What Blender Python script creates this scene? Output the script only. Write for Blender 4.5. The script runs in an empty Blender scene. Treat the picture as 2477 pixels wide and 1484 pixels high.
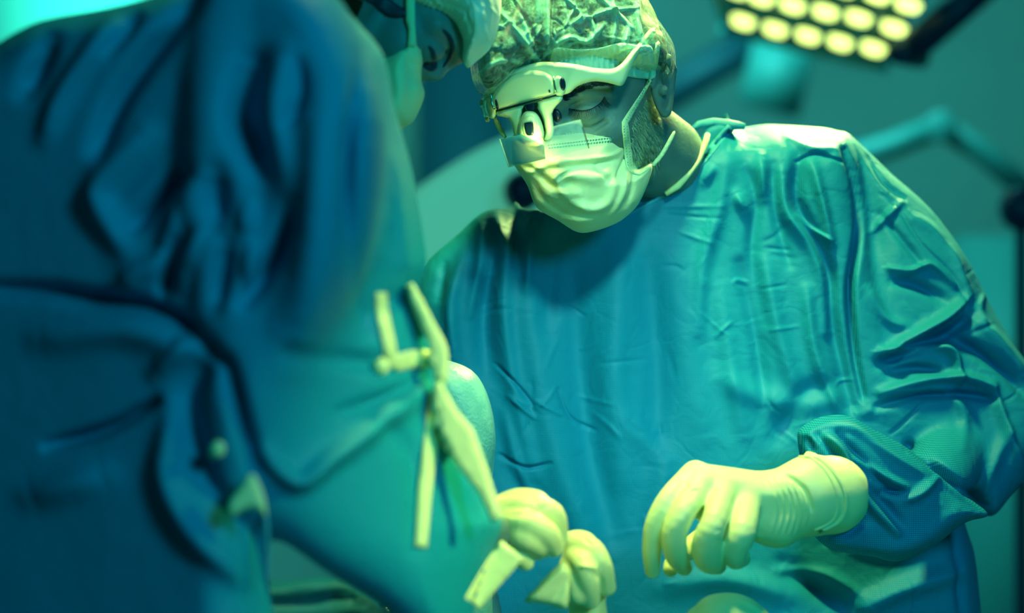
import bpy, bmesh, math, random
import numpy as np
from mathutils import Vector, Matrix
from mathutils.bvhtree import BVHTree
from mathutils.geometry import delaunay_2d_cdt
random.seed(4); rng = np.random.default_rng(4)
sc = bpy.context.scene
COL = sc.collection

# ------------------------------------------------------------------ camera, world, light, exposure
F = 85/36*2477; CX, CY, CZ = 1238.5, 742.0, 1.36
cam = bpy.data.objects.new('camera', bpy.data.cameras.new('camera')); COL.objects.link(cam)
cam.location = (0, 0, CZ); cam.rotation_euler = (math.pi/2, 0, 0)
cam.data.lens = 85; cam.data.sensor_width = 36
cam.data.dof.use_dof = True; cam.data.dof.focus_distance = 2.66; cam.data.dof.aperture_fstop = 2.2
cam.data.clip_start = .05
sc.camera = cam
sc.view_settings.view_transform = 'Standard'; sc.view_settings.look = 'None'
sc.view_settings.gamma = 1; sc.view_settings.use_curve_mapping = False
sc.view_settings.exposure = 0.0
w = bpy.data.worlds.new('world'); sc.world = w; w.use_nodes = True
w.node_tree.nodes['Background'].inputs[0].default_value = (0.0, .10, .24, 1)
w.node_tree.nodes['Background'].inputs[1].default_value = 1.0

def P(px, py, d):
    return np.array([(px-CX)/F*d, d, CZ-(py-CY)/F*d])

def area(name, loc, target, size, power, color, spread=180, shape='DISK', sizey=None):
    l = bpy.data.lights.new(name, 'AREA'); l.shape = shape; l.size = size
    if sizey: l.size_y = sizey
    l.energy = power; l.color = color; l.spread = math.radians(spread)
    o = bpy.data.objects.new(name, l); COL.objects.link(o); o.location = loc
    d = Vector(target)-Vector(loc); o.rotation_euler = d.to_track_quat('-Z', 'Y').to_euler()
    return o
KEY = (.86, 1.0, .25)
FILL = (0.0, .62, .76)
# operating light above the table (out of view), far lamp head, added unseen fills
area('operating_light_near', (.10, 2.42, 2.45), (.18, 2.68, 1.2), .16, 9.5, KEY, 104)
area('operating_light_far', (.62, 3.75, 2.35), (.30, 2.8, 1.45), .20, 4, KEY, 40)
area('chest_fill_light', (.20, 1.62, 2.05), (.14, 2.8, 1.22), .12, .60, (.45, .95, .58), 30)  # unseen lamp added to brighten the chest of the facing surgeon
area('sleeve_fill_light', (1.0, 1.45, 1.85), (-.04, 2.2, 1.2), .12, .48, KEY, 25)  # unseen narrow lamp added for the near sleeve, tapes and gloves
area('front_fill_light', (1.0, .15, 2.1), (-.2, 2.3, 1.3), .45, 29, FILL)  # unseen teal fill added to lift the gowns from the camera side
area('back_wall_fill_light', (0, 5.4, 3.1), (.2, 8.0, 1.2), 2.2, 170, (.08, .75, .68))  # unseen fill aimed at the back wall to brighten the background

# ------------------------------------------------------------------ object helpers
def tag(o, label, cat, group=None):
    o['label'] = label; o['category'] = cat
    if group: o['group'] = group
    return o
def empty(name, loc, label, cat, group=None):
    o = bpy.data.objects.new(name, None); COL.objects.link(o); o.location = loc; o.empty_display_size = .05
    return tag(o, label, cat, group)
def link(name, me, mat, parent=None, smooth=True):
    o = bpy.data.objects.new(name, me); COL.objects.link(o)
    if mat: me.materials.append(mat)
    if smooth: me.polygons.foreach_set('use_smooth', [True]*len(me.polygons))
    if parent is not None:
        o.parent = parent; o.matrix_parent_inverse = Matrix.Translation(-Vector(parent_loc(parent)))
    return o
def parent_loc(p):
    l = Vector(p.location)
    while p.parent is not None:
        p = p.parent; l = l + Vector(p.location) * 0
    return l
def mesh_from(v, f, name='m'):
    me = bpy.data.meshes.new(name); me.from_pydata([tuple(map(float, a)) for a in v], [], [tuple(map(int, a)) for a in f]); me.update()
    return me
def quadmesh(v, q):
    me = bpy.data.meshes.new('m'); v = np.asarray(v, np.float32); q = np.asarray(q, np.int32)
    me.vertices.add(len(v)); me.vertices.foreach_set('co', v.ravel())
    me.loops.add(q.size); me.loops.foreach_set('vertex_index', q.ravel())
    me.polygons.add(len(q)); me.polygons.foreach_set('loop_start', np.arange(len(q), dtype=np.int32)*4)
    me.update(calc_edges=True); me.validate()
    return me

# ------------------------------------------------------------------ curves and polygons in two dimensions
def smooth_poly(pts, n=6, closed=True):
    p = np.array(pts, float); m = len(p); out = []
    rngi = range(m) if closed else range(m-1)
    for i in rngi:
        if closed: a, b, c, d = p[i-1], p[i], p[(i+1) % m], p[(i+2) % m]
        else: a, b, c, d = p[max(i-1, 0)], p[i], p[i+1], p[min(i+2, m-1)]
        for t in np.arange(n)/n:
            out.append(.5*((2*b)+(-a+c)*t+(2*a-5*b+4*c-d)*t*t+(-a+3*b-3*c+d)*t**3))
    if not closed: out.append(p[-1])
    return np.array(out)
def sdist(X, Y, poly):                       # + inside
    d = np.full(X.shape, 1e12); ins = np.zeros(X.shape, bool); n = len(poly)
    for i in range(n):
        x0, y0 = poly[i]; x1, y1 = poly[(i+1) % n]; ex, ey = x1-x0, y1-y0
        L = ex*ex+ey*ey+1e-9
        t = np.clip(((X-x0)*ex+(Y-y0)*ey)/L, 0, 1)
        d = np.minimum(d, (X-x0-t*ex)**2+(Y-y0-t*ey)**2)
        if y0 != y1:
            c = ((y0 > Y) != (y1 > Y)) & (X < (x1-x0)*(Y-y0)/(y1-y0)+x0); ins ^= c
    d = np.sqrt(d)
    return np.where(ins, d, -d)

# fold maps: relief of cloth, drawn as ridges (+) and valleys (-); each fold: points, width, height in mm, [steep]
HX0, HY0, HS = -200, -200, 3
HNX, HNY = 2900//HS, 1900//HS
def foldmap(folds, gain=1.0):
    H = np.zeros((HNY, HNX), np.float32)
    for fo in folds:
        pts, wd, amp = fo[0], fo[1], fo[2]/1000; steep = fo[3] if len(fo) > 3 else 1.0
        c = smooth_poly(pts, 5, False) if len(pts) > 2 else np.array(pts, float)
        R = wd*3.2*max(1, steep if steep > 1 else 1/steep)
        x0, x1 = c[:, 0].min()-R, c[:, 0].max()+R; y0, y1 = c[:, 1].min()-R, c[:, 1].max()+R
        i0, i1 = max(0, int((x0-HX0)/HS)), min(HNX, int((x1-HX0)/HS)+1)
        j0, j1 = max(0, int((y0-HY0)/HS)), min(HNY, int((y1-HY0)/HS)+1)
        if i1 <= i0 or j1 <= j0: continue
        X, Y = np.meshgrid(HX0+HS*np.arange(i0, i1), HY0+HS*np.arange(j0, j1))
        best = np.full(X.shape, 1e9); side = np.zeros(X.shape); tt = np.zeros(X.shape); n = len(c)-1
        for k in range(n):
            ex, ey = c[k+1]-c[k]; L = ex*ex+ey*ey+1e-9
            t = np.clip(((X-c[k][0])*ex+(Y-c[k][1])*ey)/L, 0, 1)
            dx, dy = X-c[k][0]-t*ex, Y-c[k][1]-t*ey; d = np.hypot(dx, dy)
            m = d < best; best = np.where(m, d, best); side = np.where(m, ex*dy-ey*dx, side); tt = np.where(m, (k+t)/n, tt)
        taper = np.sin(np.pi*np.clip(tt*.86+.07, 0, 1))**.6
        wl = np.where(side > 0, wd, wd*steep)
        H[j0:j1, i0:i1] += (gain*amp*taper*np.exp(-(best/wl)**2)).astype(np.float32)
    return H
def sample(H, px, py):
    u = np.clip((px-HX0)/HS, 0, HNX-1.01); v = np.clip((py-HY0)/HS, 0, HNY-1.01)
    i, j = u.astype(int), v.astype(int); a, b = u-i, v-j
    return H[j, i]*(1-a)*(1-b)+H[j, i+1]*a*(1-b)+H[j+1, i]*(1-a)*b+H[j+1, i+1]*a*b
def fold_mesh(me, H, extra=None):
    n = len(me.vertices); co = np.empty(n*3, np.float32); me.vertices.foreach_get('co', co); co = co.reshape(-1, 3)
    no = np.empty(n*3, np.float32); me.vertices.foreach_get('normal', no); no = no.reshape(-1, 3)
    px = CX+co[:, 0]/co[:, 1]*F; py = CY-(co[:, 2]-CZ)/co[:, 1]*F
    wgt = np.clip(-no[:, 1]*1.6, 0, 1)
    h = sample(H, px, py)
    if extra is not None: h = h+extra(px, py)
    co += (h*wgt)[:, None]*(no*.35+np.array([0, -.65, 0]))
    me.vertices.foreach_set('co', co.astype(np.float32).ravel()); me.update()
    at = me.attributes.new('gather', 'FLOAT', 'POINT'); at.data.foreach_set('value', np.clip(h/.004, 0, 1).astype(np.float32))
def subdiv(me, lv=1):
    o = bpy.data.objects.new('tmp', me); COL.objects.link(o); m = o.modifiers.new('s', 'SUBSURF'); m.levels = lv; m.render_levels = lv
    dg = bpy.context.evaluated_depsgraph_get(); r = bpy.data.meshes.new_from_object(o.evaluated_get(dg))
    bpy.data.objects.remove(o); return r

# ------------------------------------------------------------------ implicit surfaces
def surface_nets(f, org, h):
    s = f < 0; nx, ny, nz = f.shape
    c = np.zeros((nx-1, ny-1, nz-1), np.uint8)
    for i in (0, 1):
        for j in (0, 1):
            for k in (0, 1): c += s[i:nx-1+i, j:ny-1+j, k:nz-1+k]
    cells = np.argwhere((c > 0) & (c < 8)); idx = np.full(c.shape, -1, np.int32)
    I, J, K = cells.T; idx[I, J, K] = np.arange(len(cells))
    acc = np.zeros((len(cells), 3)); cnt = np.zeros(len(cells))
    for ax in range(3):
        for a in (0, 1):
            for b in (0, 1):
                o0 = [0, 0, 0]; o0[(ax+1) % 3] = a; o0[(ax+2) % 3] = b; o1 = list(o0); o1[ax] = 1
                f0 = f[I+o0[0], J+o0[1], K+o0[2]]; f1 = f[I+o1[0], J+o1[1], K+o1[2]]
                m = (f0 < 0) != (f1 < 0); t = np.where(m, f0/np.where(m, f0-f1, 1), 0)
                p = np.zeros((len(cells), 3)); p[:, (ax+1) % 3] = a; p[:, (ax+2) % 3] = b; p[:, ax] = t
                acc += p*m[:, None]; cnt += m
    V = (cells+acc/cnt[:, None])*h+org
    Q = []
    for ax in range(3):
        b, cax = (ax+1) % 3, (ax+2) % 3
        sl0 = [slice(None)]*3; sl1 = [slice(None)]*3; sl0[ax] = slice(0, -1); sl1[ax] = slice(1, None)
        s0, s1 = s[tuple(sl0)], s[tuple(sl1)]; e = np.argwhere(s0 != s1)
        ok = (e[:, b] > 0) & (e[:, cax] > 0) & (e[:, b] < f.shape[b]-1) & (e[:, cax] < f.shape[cax]-1); e = e[ok]
        fl = s0[tuple(e.T)]
        def cell(db, dc):
            q = e.copy(); q[:, b] -= db; q[:, cax] -= dc; return idx[tuple(q.T)]
        q = np.stack([cell(1, 1), cell(0, 1), cell(0, 0), cell(1, 0)], 1)
        q[~fl] = q[~fl][:, ::-1]; Q.append(q)
    Q = np.concatenate(Q); Q = Q[(Q >= 0).all(1)]
    return quadmesh(V, Q)
class Grid:
    def __init__(s, lo, hi, h):
        s.lo = np.array(lo, float); s.h = h; n = np.ceil((np.array(hi)-lo)/h).astype(int)+1
        s.x = (lo[0]+h*np.arange(n[0])).astype(np.float32)[:, None, None]; s.y = (lo[1]+h*np.arange(n[1])).astype(np.float32)[None, :, None]
        s.z = (lo[2]+h*np.arange(n[2])).astype(np.float32)[None, None, :]; s.f = np.full(tuple(n), 1.0, np.float32)
    def add(s, g, k=.01):
        if k <= 0: s.f = np.minimum(s.f, g)
        else:
            t = np.clip(.5+.5*(s.f-g)/k, 0, 1); s.f = s.f*(1-t)+g*t-k*t*(1-t)
        return s
    def sub(s, g, k=.005):
        g = -g; t = np.clip(.5-.5*(s.f-g)/k, 0, 1); s.f = s.f*(1-t)+g*t+k*t*(1-t); return s
    def ell(s, c, r, R=None, k=.01, sub=False):
        dx, dy, dz = s.x-c[0], s.y-c[1], s.z-c[2]
        if R is not None: R = np.array(R); dx, dy, dz = [R[0, i]*dx+R[1, i]*dy+R[2, i]*dz for i in range(3)]
        q = np.sqrt((dx/r[0])**2+(dy/r[1])**2+(dz/r[2])**2); g = (q-1)*min(r)
        return s.sub(g, k) if sub else s.add(g, k)
    def caps(s, a, b, ra, rb, k=.008, sub=False):
        a, b = np.array(a, float), np.array(b, float); ab = b-a; L = ab@ab+1e-12
        dx, dy, dz = s.x-a[0], s.y-a[1], s.z-a[2]
        t = np.clip((dx*ab[0]+dy*ab[1]+dz*ab[2])/L, 0, 1)
        g = np.sqrt((dx-t*ab[0])**2+(dy-t*ab[1])**2+(dz-t*ab[2])**2)-(ra+(rb-ra)*t)
        return s.sub(g, k) if sub else s.add(g, k)
    def chain(s, pts, rad, k=.008, sub=False):
        g = None
        for i in range(len(pts)-1):
            a, b = np.array(pts[i], float), np.array(pts[i+1], float); ab = b-a; L = ab@ab+1e-12
            dx, dy, dz = s.x-a[0], s.y-a[1], s.z-a[2]
            t = np.clip((dx*ab[0]+dy*ab[1]+dz*ab[2])/L, 0, 1)
            q = np.sqrt((dx-t*ab[0])**2+(dy-t*ab[1])**2+(dz-t*ab[2])**2)-(rad[i]+(rad[i+1]-rad[i])*t)
            g = q if g is None else np.minimum(g, q)
        return s.sub(g, k) if sub else s.add(g, k)
    def puff(s, poly, yc, T, R, k=.01, sub=False, sm=True):
        """rounded volume with outline poly, centre depth yc = (base, per px, per py), half thickness T, rounding R px"""
        pl = smooth_poly(poly, 4) if sm else np.array(poly, float)
        x, z = s.x[:, 0, :], s.z[:, 0, :]; base = yc[0]; px0, py0 = pl.mean(0); y = base+0*x+0*z
        for _ in range(3):
            px = CX+x/y*F; py = CY-(z-CZ)/y*F; y = base+yc[1]*(px-px0)+yc[2]*(py-py0)
        d = sdist(px, py, pl).astype(np.float32); q = np.clip(1-d/R, 0, None)[:, None, :]
        g = (np.sqrt(((s.y-y[:, None, :])/T)**2+q*q)-1)*np.float32(min(T, R/F*base))
        return s.sub(g, k) if sub else s.add(g, k)
    def mesh(s): return surface_nets(s.f, s.lo, s.h)

def tube(pts, rad, n=10, flat=1.0, close=True):
    """tube through pts; returns verts, faces"""
    pts = [Vector(p) for p in pts]; V = []; Fc = []; m = len(pts)
    rad = rad if hasattr(rad, '__len__') else [rad]*m
    up = Vector((0, 0, 1)); prev = None
    for i, p in enumerate(pts):
        t = (pts[min(i+1, m-1)]-pts[max(i-1, 0)]).normalized()
        if prev is None: a = t.cross(up); a = a.normalized() if a.length > .1 else t.cross(Vector((0, 1, 0))).normalized()
        else: a = (prev-t*prev.dot(t)).normalized()
        prev = a; b = t.cross(a)
        for j in range(n):
            an = 2*math.pi*j/n; V.append(p+(a*math.cos(an)+b*math.sin(an)*flat)*rad[i])
    for i in range(m-1):
        for j in range(n):
            Fc.append((i*n+j, i*n+(j+1) % n, (i+1)*n+(j+1) % n, (i+1)*n+j))
    if close: Fc.append(tuple(range(n))[::-1]); Fc.append(tuple((m-1)*n+j for j in range(n)))
    return V, Fc
def join(parts):
    V, Fc = [], []
    for v, f in parts:
        o = len(V); V += list(v); Fc += [tuple(i+o for i in q) for q in f]
    return V, Fc
def box(c, s, R=None, bev=.1):
    bm = bmesh.new(); bmesh.ops.create_cube(bm, size=1)
    bmesh.ops.scale(bm, vec=Vector(s), verts=bm.verts)
    if bev: bmesh.ops.bevel(bm, geom=bm.edges[:], offset=min(s)*bev, segments=2, affect='EDGES')
    M = Matrix.Translation(Vector(c)) @ (R.to_4x4() if R is not None else Matrix.Identity(4))
    bm.transform(M); bm.verts.ensure_lookup_table()
    r = [v.co.copy() for v in bm.verts], [tuple(v.index for v in f.verts) for f in bm.faces]; bm.free(); return r
def cyl(a, b, r0, r1=None, n=28):
    a, b = Vector(a), Vector(b); r1 = r0 if r1 is None else r1
    return tube([a, a.lerp(b, .02), a.lerp(b, .98), b], [r0*.93, r0, r1, r1*.93], n)

def sheet(poly, surf, th, r=6, step=7, off=0, sm=4, Hf=None, hole=None):
    """curved plate of real thickness: outline poly laid on the surface surf(px, py, outward offset)"""
    pl = smooth_poly(poly, sm) if sm else np.array(poly, float)
    x0, y0 = pl.min(0); x1, y1 = pl.max(0)
    gx, gy = np.meshgrid(np.arange(x0+step/2, x1, step), np.arange(y0+step/2, y1, step)); gx = gx.ravel(); gy = gy.ravel()
    d = sdist(gx, gy, pl); ok = d > step*.45; gx, gy = gx[ok], gy[ok]
    n = len(pl); pts = [Vector((a, b)) for a, b in pl]
    # inner contour rows give the rounded rim
    cen = np.stack([gx, gy], 1); pts += [Vector((a, b)) for a, b in cen]
    edges = [(i, (i+1) % n) for i in range(n)]
    vv, _, ff, *_ = delaunay_2d_cdt(pts, edges, [], 1, 1e-4)
    q = np.array([[v.x, v.y] for v in vv]); d = np.maximum(sdist(q[:, 0], q[:, 1], pl), 0)
    prof = np.sqrt(np.clip(1-(1-np.clip(d/r, 0, 1))**2, 0, 1))
    e = np.zeros(len(q)) if Hf is None else sample(Hf, q[:, 0], q[:, 1])
    front = [surf(a, b, off+th*(.25+.75*c)+g) for (a, b), c, g in zip(q, prof, e)]
    back = [surf(a, b, off) for (a, b) in q]
    m = len(q); Fc = [tuple(f) for f in ff]; V = front+back
    cnt = {}
    for f in ff:
        for i in range(len(f)):
            k = (f[i], f[(i+1) % len(f)]); cnt[k] = 1
    Fs = list(Fc)+[tuple(i+m for i in f[::-1]) for f in Fc]
    for (a, b) in cnt:
        if (b, a) not in cnt: Fs.append((b, a, a+m, b+m))
    me = mesh_from(V, Fs); bm = bmesh.new(); bm.from_mesh(me); bmesh.ops.recalc_face_normals(bm, faces=bm.faces); bm.to_mesh(me); bm.free()
    return me
def flatsurf(d0, dx=0, dy=0, cx=0, cy=0):
    return lambda px, py, off: P(px, py, d0+dx*(px-cx)+dy*(py-cy)-off)

# ------------------------------------------------------------------ materials
def mat(name, col, rough=.5, spec=.5, sheen=0, bump=None, emis=None, alpha=None, metal=0, trans=0, coat=0, weave=0, mottle=None, alpha_noise=None, subsurf=0, crumple=0, crum=(2.2, .8), ior=1.45):
    m = bpy.data.materials.new(name); m.use_nodes = True; nt = m.node_tree; N, L = nt.nodes, nt.links
    b = N['Principled BSDF']; b.inputs['Base Color'].default_value = (*col, 1); b.inputs['Roughness'].default_value = rough
    b.inputs['Specular IOR Level'].default_value = spec; b.inputs['Metallic'].default_value = metal
    b.inputs['Sheen Weight'].default_value = sheen; b.inputs['Sheen Roughness'].default_value = .4
    b.inputs['Transmission Weight'].default_value = trans; b.inputs['Coat Weight'].default_value = coat; b.inputs['IOR'].default_value = ior
    if subsurf: b.inputs['Subsurface Weight'].default_value = subsurf; b.inputs['Subsurface Radius'].default_value = (.006, .006, .004); b.inputs['Subsurface Scale'].default_value = 1.0
    if emis: b.inputs['Emission Color'].default_value = (*emis[0], 1); b.inputs['Emission Strength'].default_value = emis[1]
    tc = N.new('ShaderNodeTexCoord'); height = None
    def mth(op, a, b_=None, c=None):
        n = N.new('ShaderNodeMath'); n.operation = op
        for i, v in enumerate((a, b_, c)):
            if v is None: continue
            if isinstance(v, (int, float)): n.inputs[i].default_value = v
            else: L.new(v, n.inputs[i])
        return n.outputs[0]
    col_out = None
    if mottle:                                 # (scale, other colour, contrast)
        n = N.new('ShaderNodeTexNoise'); n.inputs['Scale'].default_value = mottle[0]; n.inputs['Detail'].default_value = 5; L.new(tc.outputs['Object'], n.inputs['Vector'])
        r = N.new('ShaderNodeValToRGB'); r.color_ramp.elements[0].position = .5-mottle[2]; r.color_ramp.elements[1].position = .5+mottle[2]
        r.color_ramp.elements[0].color = (*mottle[1], 1); r.color_ramp.elements[1].color = (*col, 1); L.new(n.outputs[0], r.inputs[0]); col_out = r.outputs[0]
    if weave:
        sp = N.new('ShaderNodeSeparateXYZ'); L.new(tc.outputs['Object'], sp.inputs[0]); fr = 2*math.pi/.0042
        u = mth('MULTIPLY', mth('ADD', sp.outputs[0], sp.outputs[2]), fr); v = mth('MULTIPLY', mth('SUBTRACT', sp.outputs[0], sp.outputs[2]), fr)
        wv = mth('MULTIPLY', mth('SINE', u), mth('SINE', v)); wv = mth('MULTIPLY_ADD', wv, .5, .5)
        k = mth('MULTIPLY_ADD', wv, weave, 1-weave*.55)
        mx = N.new('ShaderNodeVectorMath'); mx.operation = 'SCALE'; mx.inputs[0].default_value = col
        if col_out: L.new(col_out, mx.inputs[0])
        L.new(k, mx.inputs['Scale']); col_out = mx.outputs[0]
    if col_out: L.new(col_out, b.inputs['Base Color'])
    if crumple:
        n0 = N.new('ShaderNodeTexNoise'); n0.inputs['Scale'].default_value = 9; n0.inputs['Detail'].default_value = 3; L.new(tc.outputs['Object'], n0.inputs['Vector'])
        mxv = N.new('ShaderNodeMixRGB'); mxv.inputs[0].default_value = .12; L.new(tc.outputs['Object'], mxv.inputs[1]); L.new(n0.outputs['Color'], mxv.inputs[2])
        vo = N.new('ShaderNodeTexVoronoi'); vo.feature = 'DISTANCE_TO_EDGE'; vo.inputs['Scale'].default_value = 22; L.new(mxv.outputs[0], vo.inputs['Vector'])
        vo2 = N.new('ShaderNodeTexVoronoi'); vo2.feature = 'F1'; vo2.inputs['Scale'].default_value = 13; L.new(mxv.outputs[0], vo2.inputs['Vector'])
        n1 = N.new('ShaderNodeTexNoise'); n1.inputs['Scale'].default_value = 30; n1.inputs['Detail'].default_value = 5; L.new(mxv.outputs[0], n1.inputs['Vector'])
        e1 = mth('MINIMUM', vo.outputs['Distance'], .12)
        height = mth('ADD', mth('MULTIPLY', e1, crum[0]), mth('ADD', mth('MULTIPLY', n1.outputs[0], .7), mth('MULTIPLY', vo2.outputs['Distance'], crum[1])))
        bp = N.new('ShaderNodeBump'); bp.inputs['Strength'].default_value = 1; bp.inputs['Distance'].default_value = crumple; L.new(height, bp.inputs['Height']); L.new(bp.outputs[0], b.inputs['Normal'])
    elif bump:
        n1 = N.new('ShaderNodeTexNoise'); n1.inputs['Scale'].default_value = bump[0]; n1.inputs['Detail'].default_value = 6; L.new(tc.outputs['Object'], n1.inputs['Vector'])
        bp = N.new('ShaderNodeBump'); bp.inputs['Distance'].default_value = bump[1]; L.new(n1.outputs[0], bp.inputs['Height']); L.new(bp.outputs[0], b.inputs['Normal'])
    if alpha is not None: b.inputs['Alpha'].default_value = alpha
    if alpha_noise:
        n = N.new('ShaderNodeTexNoise'); n.inputs['Scale'].default_value = alpha_noise[0]; n.inputs['Detail'].default_value = 6; n.inputs['Roughness'].default_value = .7; L.new(tc.outputs['Object'], n.inputs['Vector'])
        mr = N.new('ShaderNodeMapRange'); mr.inputs['From Min'].default_value = .35; mr.inputs['From Max'].default_value = .65
        mr.inputs['To Min'].default_value = alpha_noise[1]; mr.inputs['To Max'].default_value = alpha_noise[2]; L.new(n.outputs[0], mr.inputs['Value']); ga = N.new('ShaderNodeAttribute'); ga.attribute_name = 'gather'
        aa_ = mth('MINIMUM', mth('MULTIPLY_ADD', ga.outputs['Fac'], .6, mr.outputs[0]), 1.0); L.new(aa_, b.inputs['Alpha'])
    return m
M = {}
M['gown'] = mat('gown_cloth', (.003, .27, .47), .6, .25, .0, weave=.95, crumple=.0032, crum=(.7, .5))
M['gown2'] = mat('gown_cloth_near', (.003, .30, .47), .6, .15, 0, bump=(14, .004))
M['binding'] = mat('gown_binding', (.02, .33, .50), .6, .4, bump=(90, .002))
M['hood'] = mat('cap_nonwoven', (.16, .56, .52), .45, .5, .2, crumple=.005, crum=(.9, .5), alpha_noise=(150, .0, .50))
M['hood_band'] = mat('cap_elastic', (.40, .80, .66), .6, .4, .2, bump=(160, .003))
M['mask'] = mat('mask_paper', (.72, .88, .52), .6, .35, .1, bump=(22, .005), subsurf=.15)
M['strap'] = mat('mask_strap', (.6, .84, .5), .6, .3, bump=(420, .001))
M['glove'] = mat('latex_glove', (.80, .92, .47), .42, .45, 0, bump=(28, .0016), subsurf=.2)
M['skin'] = mat('skin', (.12, .25, .25), .48, .45, bump=(260, .0007), mottle=(26, (.07, .18, .2), .18), subsurf=.1)
M['hair'] = mat('dark_hair', (.006, .03, .06), .5, .4)
M['beard'] = mat('stubble_hair', (.30, .55, .42), .45, .5)
M['white'] = mat('white_plastic', (.66, .88, .56), .35, .5, bump=(60, .0003))
M['black'] = mat('dark_plastic', (.004, .02, .05), .25, .5)
M['glass'] = mat('acrylic_lens', (.55, .95, .9), .05, .5, trans=.0, alpha=.30)
M['glass2'] = mat('acrylic_lens_tinted', (.03, .27, .34), .1, .5, alpha=.66, bump=(90, .0006))
M['led'] = mat('led_glow', (1, 1, .5), .4, emis=((.85, 1, .16), 1.3))
M['tie'] = mat('gown_tie_tape', (.78, .95, .50), .7, .3, bump=(60, .002))
M['drape'] = mat('surgical_drape', (.03, .34, .40), .6, .4, bump=(10, .01))
M['standcloth'] = mat('stand_cloth', (.01, .26, .46), .6, .4, bump=(10, .01))
M['kneeskin'] = mat('pale_skin', (.22, .62, .60), .4, .5, bump=(300, .0008), mottle=(19, (.14, .50, .52), .06), subsurf=.1)
M['wall'] = mat('wall_paint', (.3, .38, .34), .8, .2, mottle=(.9, (.2, .26, .26), .2))
M['ceil'] = mat('ceiling_paint', (.1, .4, .4), .8, .2, mottle=(2, (.08, .36, .37), .2))
M['floor'] = mat('floor_vinyl', (.04, .22, .25), .35, .5, mottle=(4, (.03, .18, .22), .2))
M['housing'] = mat('lamp_housing', (.08, .48, .48), .35, .5, bump=(12, .001))
M['armdark'] = mat('dark_arm', (.001, .03, .09), .4, .5, bump=(12, .001))
M['darkteal'] = mat('dark_teal_enamel', (.006, .05, .075), .5, .4, bump=(12, .001))
M['armpale'] = mat('pale_arm', (.06, .24, .23), .45, .5, bump=(12, .001))
M['pale'] = mat('pale_enamel', (.30, .88, .68), .5, .4, bump=(12, .001))
M['glow_dome'] = mat('pale_enamel_glow', (.30, .88, .68), .5, .4, emis=((.10, .62, .40), .55))  # pale enamel with emission added to brighten the background dome
M['lens'] = mat('lamp_lens', (.1, .1, .05), .3, emis=((.70, .96, .22), 3.2))
M['steel'] = mat('steel', (.3, .6, .6), .25, .5, metal=1, bump=(40, .0005))
M['shoe'] = mat('shoe_rubber', (.02, .06, .1), .5, .4, bump=(60, .001))
M['eye'] = mat('eyeball', (.6, .8, .8), .1, .5, mottle=(30, (.5, .7, .7), .3))

# ------------------------------------------------------------------ the room
def structure(name, vf, m):
    o = link(name, mesh_from(*vf), m, smooth=False); o['kind'] = 'structure'; return o
structure('floor', box((0, 3, -.05), (8.2, 10.2, .1), bev=0), M['floor'])
structure('ceiling', box((0, 3, 3.25), (8.2, 10.2, .1), bev=0), M['ceil'])
structure('wall_back', box((0, 8.05, 1.6), (8.2, .1, 3.2), bev=0), M['wall'])
structure('wall_left', box((-4.05, 3, 1.6), (.1, 10, 3.2), bev=0), M['wall'])
structure('wall_right', box((4.05, 3, 1.6), (.1, 10, 3.2), bev=0), M['wall'])
structure('wall_front', box((0, -2.05, 1.6), (8.2, .1, 3.2), bev=0), M['wall'])

# ------------------------------------------------------------------ heads
def head_local(h=.0017, nose=True):
    g = Grid((-.1, -.14, -.2), (.1, .135, .145), h)
    g.ell((0, .018, .045), (.076, .096, .082), k=.004); g.ell((0, -.022, .0), (.064, .072, .09), k=.02)
    g.ell((0, -.028, -.064), (.054, .056, .048), k=.02); g.ell((0, -.07, -.1), (.024, .02, .018), k=.02)
    for s in (-1, 1):
        g.ell((s*.042, -.058, -.026), (.023, .023, .02), k=.018)
        g.chain([(s*.052, -.066, .014), (s*.03, -.082, .021), (s*.006, -.086, .018)], [.008, .009, .008], k=.014)
    g.chain([(0, -.086, .012), (0, -.1, -.015), (0, -.112, -.036)] if nose else [(0, -.084, .012), (0, -.092, -.012)], [.007, .0085, .0115], k=.014)
    for s in (-1, 1):
        g.ell((s*.032, -.094, -.001), (.019, .014, .012), k=.012, sub=True)
        g.ell((s*.032, -.0745, -.002), (.0175, .0165, .0160), k=.006)          # closed upper lid over the eye
        g.chain([(s*.018, -.0885, -.0075), (s*.032, -.0915, -.0115), (s*.047, -.084, -.008)], [.0012]*3, k=.003, sub=True)
        g.chain([(s*.018, -.086, .007), (s*.032, -.0885, .0105), (s*.047, -.081, .006)], [.0011]*3, k=.004, sub=True)
        g.chain([(s*.018, -.085, -.016), (s*.034, -.0855, -.0205), (s*.048, -.077, -.015)], [.0012]*3, k=.006, sub=True)
        if not nose: continue
        g.ell((s*.011, -.103, -.04), (.009, .01, .007), k=.006)
        g.ell((s*.007, -.108, -.0475), (.003, .006, .003), k=.003, sub=True)
    g.chain([(-.022, -.088, -.066), (0, -.099, -.063), (.022, -.088, -.066)], [.004, .006, .004], k=.006)
    g.chain([(-.019, -.087, -.075), (0, -.097, -.076), (.019, -.087, -.075)], [.004, .006, .004], k=.006)
    for s in (-1, 1):                                                          # ears
        g.ell((s*.077, .014, -.008), (.008, .019, .031), k=.006)
        g.chain([(s*.076, -.004, .004), (s*.084, .004, .022), (s*.088, .022, .024), (s*.088, .032, .008), (s*.083, .026, -.014), (s*.079, .012, -.032)], [.004, .0045, .0045, .004, .004, .006], k=.004)
        g.ell((s*.089, .014, -.001), (.008, .010, .017), k=.003, sub=True)
        g.ell((s*.086, .0, -.006), (.005, .005, .006), k=.003)
    return g
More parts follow.
